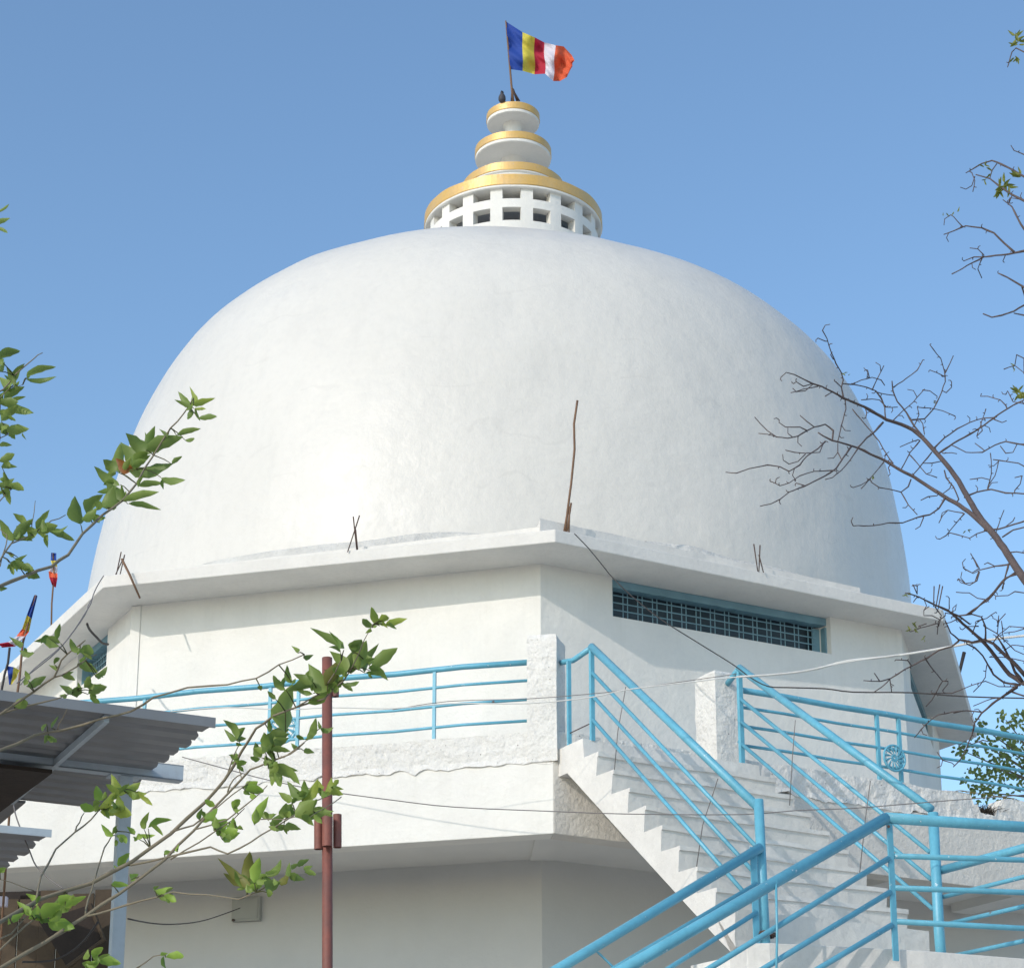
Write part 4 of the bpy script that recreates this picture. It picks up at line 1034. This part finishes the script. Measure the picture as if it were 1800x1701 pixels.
RB += RT_('''1560,1090 1470,1060 1380,1000 1300,900 1240,820 1180,750 1100,680 1000,590 920,520 820,480 740,440 680,410 600,390|40,6
1500,1010 1400,900 1320,830 1260,770 1190,740 1100,760 1000,740 940,690 900,600|34,8
1460,1080 1340,1060 1260,1000 1220,930 1180,860 1120,800 1060,770|18,10
1200,740 1200,640 1170,570 1100,550 1000,560 900,540|16,7
1080,550 1150,490 1230,420 1300,340 1350,280 1440,250|14,16
1440,1080 1350,1150 1250,1220 1170,1290 1120,1360 1100,1450 1060,1550 1010,1640 960,1690|22,7
1170,1280 1060,1270 950,1280 850,1300 780,1350 720,1410 670,1470|11,5
1000,750 950,790 850,820 760,880 680,920 600,960 540,1000 490,1030 430,1090 370,1130|14,8
490,1030 420,1050 350,1050 290,1045|9,5
410,1050 370,990|6,4
485,1035 500,1135|5,4
620,895 530,890|4,3
750,880 790,940 840,1000 880,1050 840,1120 800,1190 755,1240|10,5
880,1050 920,1050 920,1070 880,1120|6,3
1440,1090 1300,1090 1200,1050 1100,1080 1050,1100 950,1140 800,1140|10,4
1210,930 1200,1020 1160,1080 1110,1130|8,5
1190,640 1280,690 1360,760 1420,820 1488,850|9,8
1290,690 1300,600 1350,545|8,5
1140,600 1210,580 1275,535|9,6
930,510 930,430|7,5
820,490 870,560 850,640|8,5
860,590 800,560 740,560 740,520 780,490|6,4
1480,1060 1420,980 1380,880 1340,800 1290,720|26,10
1400,900 1370,850 1300,840|6,4
1320,600 1330,700 1340,760|6,4
1440,1100 1330,1170 1250,1180 1110,1235|9,5
1400,1130 1488,1160|12,14
1488,660 1420,680 1340,690|9,5
1040,1270 960,1290|4,3
1220,1500 1180,1490 1100,1520 1040,1500 1000,1530|5,4
840,1580 880,1640 950,1660|4,3
900,560 850,600 840,700|6,4
830,620 720,650 640,680|5,4
760,620 700,640|4,3
980,590 940,610 890,620|5,4
1100,700 1130,620 1180,580|7,5
1230,870 1320,870 1400,880 1488,900|6,6
1260,760 1300,700 1380,640 1488,650|8,6
1150,640 1060,640 1030,665|5,3
690,420 660,460|4,3
690,400 690,340 655,330|7,5
1300,560 1290,640|5,4
1340,820 1400,780 1488,790|8,7
1150,210 1100,240 1035,205|10,6
1140,200 1090,95|8,5
1150,230 1120,310 1050,320 1000,285|9,5
1200,440 1140,430 1080,390 980,385|7,4
1488,390 1420,380 1370,410 1280,415|9,5
1330,360 1340,300 1370,170|9,9''', (1450,950), 4.253)
RB += RT_('''900,1030 850,1000 790,970 730,930 680,890 610,870|16,6
900,900 850,880 800,850 740,820 690,800 640,815 560,862|14,5
715,815 690,850 680,890|6,4
590,860 605,900 595,955|5,4
605,880 590,925|4,3
900,1200 850,1140 820,1090 790,1030 745,995|16,5
775,1010 790,975|6,5
900,1245 850,1250 800,1260 740,1270 650,1280 600,1280 550,1300|13,5
650,1280 590,1310 490,1365|8,6
800,1255 750,1210 700,1160 640,1135 560,1125 500,1150 450,1168|12,6
540,1125 500,1080 485,1070|6,5
650,1270 620,1240 580,1235|5,4
640,1290 620,1340 640,1385|6,5
900,1460 850,1430 790,1395 720,1360|14,6
870,1510 850,1460 840,1430|10,9
900,1500 850,1520 800,1550 740,1570 690,1580 645,1562|12,7
900,1580 850,1570 800,1560|8,6
900,790 850,770 800,750 785,725|9,4
900,290 850,260 810,240 790,260 768,335|9,5
760,1265 745,1300|4,3
870,1000 780,985 770,1020|5,4''', (1500,0), 2.833)
BT = thing('bare_tree', aty(1960,1701,10.5).xy.to_3d(), 'almost leafless brown tree with twisting twigs spreading in from the right', 'tree')
m = MB(); rr = random.Random(11)
# join every traced twig to its nearest neighbour so nothing floats
def dens(pts):
    o = []
    for i in range(len(pts)-1):
        for t in (0, .2, .4, .6, .8): o.append((pts[i][0]*(1-t)+pts[i+1][0]*t, pts[i][1]*(1-t)+pts[i+1][1]*t))
    o.append(pts[-1]); return o
DN = [dens(p) for p, r in RB]
for i, (pts, rad_) in enumerate(RB):
    best = []
    for end in (0, -1):
        x, y = pts[end]; bd_ = (1e9, None)
        if x > 1800: bd_ = (0, None)
        for j, q in enumerate(DN):
            if j == i: continue
            for (a, b_) in q:
                d_ = math.hypot(a-x, b_-y)
                if d_ < bd_[0]: bd_ = (d_, (a, b_), j)
        best.append(bd_)
    e = 0 if best[0][0] <= best[1][0] else 1
    if best[e][0] > .5 and best[e][1]:
        tgt = best[e][1]
        if e == 0: pts.insert(0, tgt)
        else: pts.append(tgt)
RB = [(p, r) for p, r in RB]
for pts, (r0, r1) in RB:
    sp = []
    for i in range(len(pts)-1):
        L_ = math.hypot(pts[i+1][0]-pts[i][0], pts[i+1][1]-pts[i][1]); k_ = max(1, int(L_/9))
        for j in range(k_):
            t = j/k_; x = pts[i][0]*(1-t)+pts[i+1][0]*t; y = pts[i][1]*(1-t)+pts[i+1][1]*t
            if j: x += rr.uniform(-1,1)*.55; y += rr.uniform(-1,1)*.55
            sp.append((x, y))
    sp.append(pts[-1]); n_ = len(sp)
    rad = [(r0 + (r1-r0)*i/max(1, n_-1))*.5 for i in range(n_)]
    m.tube([aty(x, y, yR(x, y)) for x, y in sp], [max(.9, r_*1.02)*yR(*sp[i])/F_PX*(1.0 + (.25 if (i*7) % 5 == 2 and r_ < 3 else 0)) for i, r_ in enumerate(rad)], 6 if r0 < 6 else 10)
    # buds and spur twigs
    for i in range(1, n_):
        if rad[i] < 2.6 and rr.random() < .34:
            x, y = sp[i]; dx, dy = x - sp[i-1][0], y - sp[i-1][1]; L_ = math.hypot(dx, dy) or 1
            sgn = rr.choice((-1, 1)); ang = math.atan2(dy, dx) + sgn*rr.uniform(.6, 1.3); l = rr.uniform(2.5, 7 if rr.random() < .75 else 22)
            q = [(x, y), (x + cos(ang)*l*.6, y + sin(ang)*l*.6), (x + cos(ang + sgn*.4)*l, y + sin(ang + sgn*.4)*l)]
            m.tube([aty(a, b_, yR(x, y) + rr.uniform(-.02,.02)*k) for k, (a, b_) in enumerate(q)], [.95*10.5/F_PX, .85*10.5/F_PX, .75*10.5/F_PX], 5)
# trunk outside the frame
tb = aty(1990, 1701, 10.6); base = Vector((tb.x+.5, tb.y+.2, 0))
tk = [base, base + Vector((-.05,0,1.2)), base + Vector((-.2,.05,2.4)), aty(2010,1500,10.5), aty(1960,1330,10.5), aty(1985,1150,10.5), aty(1990,800,10.6), aty(2000,400,10.7), aty(2010,100,10.8)]
m.tube(tk, [.17,.15,.13,.11,.10,.085,.06,.04,.02], 12)
def lim(x, y, k, r): e = aty(x, y, yR(x, y)); s_ = tk[k]; m.tube([s_, s_.lerp(e, .5) + Vector((0,.03,.03)), e], [r*1.4, r*1.15, r], 8)
lim(1260+1760/3.15, 560+1520/3.15, 4, .023); lim(1450+1560/4.253, 950+1090/4.253, 4, .016); lim(1450+1500/4.253, 950+1010/4.253, 4, .012)
for a, k in (((900,1030),7), ((900,900),7), ((900,1200),7), ((900,1245),6), ((900,1460),6), ((900,1500),6), ((900,1580),6), ((900,790),7), ((900,290),8)):
    lim(1500+a[0]/2.833, a[1]/2.833, k, .009)
for a in ((1720,440),(1720,705),(1720,830),(1720,970),(1720,1115),(1720,1150),(1720,1300),(1701,470),(1701,300)):
    lim(1260+a[0]/3.15, 560+a[1]/3.15, 6 if a[1] < 900 else 5, .006)
m.build('trunk', M['barkR'], BT, smooth=True)
m = MB()
for (x, y, n_, L_) in ((1761,332,9,22),(1768,325,8,20),(1793,310,7,20),(1730,292,4,14),(1733,314,4,14),(1786,66,6,20),(1793,75,6,18),(1786,102,5,16),(1662,376,2,10),(1680,370,2,12),(1792,690,8,18),(1797,700,6,16),(1780,648,3,12),(1482,657,2,7),(1488,664,2,7),(1533,843,3,8),(1699,933,3,8),(1645,707,2,7),(1592,1041,4,8),(1606,1100,5,11),(1598,1108,4,10),(1627,1120,3,8)):
    for k in range(n_):
        a = rr.uniform(0, 2*pi); l = L_*rr.uniform(.6, 1.1); Y = yR(x, y)
        bx, by = x + rr.uniform(-4,4), y + rr.uniform(-4,4)
        h = rr.random(); leaf(m, aty(bx, by, Y), aty(bx + cos(a)*l, by + sin(a)*l, Y + rr.uniform(-.02,.02)), l*.3*Y/F_PX, ray(x, y).normalized(), (.16+.06*h, .19+.05*h, .04), .1, k)
m.build('crown', M['leaf'], BT, smooth=True)

# ---- green tree beyond, lower right
GT = thing('green_tree', aty(1790,1500,27).xy.to_3d(), 'small-leaved green tree beyond the walkway at the lower right', 'tree')
m = MB(); mb2 = MB(); rr = random.Random(3)
gt0 = aty(1800,1380,27); 
mb2.tube([Vector((gt0.x+1.2,27,0)), Vector((gt0.x+1.1,27,4)), aty(1900,1430,27), aty(1895,1340,27), aty(1880,1270,27)], [.16,.14,.09,.05,.02], 10)
cl = [(1715,1300,26),(1738,1345,34),(1712,1370,24),(1760,1310,30),(1785,1290,30),(1755,1375,36),(1790,1350,34),(1722,1275,14),(1768,1265,18),(1796,1258,16),(1728,1392,22),(1820,1300,50),(1850,1260,50),(1840,1360,50),(1690,1318,12),(1770,1330,30),(1900,1300,70),(1880,1230,40)]
for (x, y, s_) in cl:
    b_ = aty(x, y, 27 + rr.uniform(-.4,.4)); mb2.tube([aty(1898,1410,27), aty((x+1898)/2+rr.uniform(-8,8), (y+1410)/2, 27), b_], [.03,.015,.006], 6)
    for k in range(int(s_*1.7)):
        a = rr.uniform(0, 2*pi); q = s_*math.sqrt(rr.random()); px_, py_ = x + cos(a)*q, y + sin(a)*q*.85
        b2 = aty(px_, py_, 27 + rr.uniform(-.5,.5)); an = rr.uniform(0, 2*pi); l = rr.uniform(.045,.075)
        h = rr.random(); leaf(m, b2, b2 + Vector((cos(an)*l, rr.uniform(-.3,.3)*l, sin(an)*l - .02)), l*.62, ray(x, y).normalized(), (.15+.14*h, .21+.14*h, .07+.03*h), .1, k)
mb2.build('trunk', M['barkL'], GT, smooth=True); m.build('crown', M['leaf'], GT, smooth=True)

# ---- dry weed growing out of the gap in the parapet
m = MB(); rr = random.Random(8)
for k in range(230):
    e = rr.uniform(4.58, 4.94); p = Q(e, -.08 + rr.uniform(-.05,.05), 6.30); l = rr.uniform(.05,.13); a = rr.uniform(-.9,.9)
    m.tube([p, p + Vector((sin(a)*l*.5, -.01, cos(a)*l*.6)), p + Vector((sin(a)*l*1.1, -.03, cos(a)*l*.8))], [.003,.002,.001], 4)
tag(m.build('dry_weed', M['grass']), 'dark dry weed filling the broken gap in the right parapet', 'plant')
m = MB()
for k in range(30):
    e = rr.uniform(4.35, 5.4); p = Q(e, .0, 6.475); l = rr.uniform(.06,.16)
    m.tube([p, p + B_*l*.5 + UP*.012, p + B_*l + UP*rr.uniform(-.01,.02)], [.003,.003,.001], 4)
tag(m.build('dry_grass', M['straw']), 'wisps of dry yellow grass lying along the top of the right parapet', 'grass', kind='stuff')
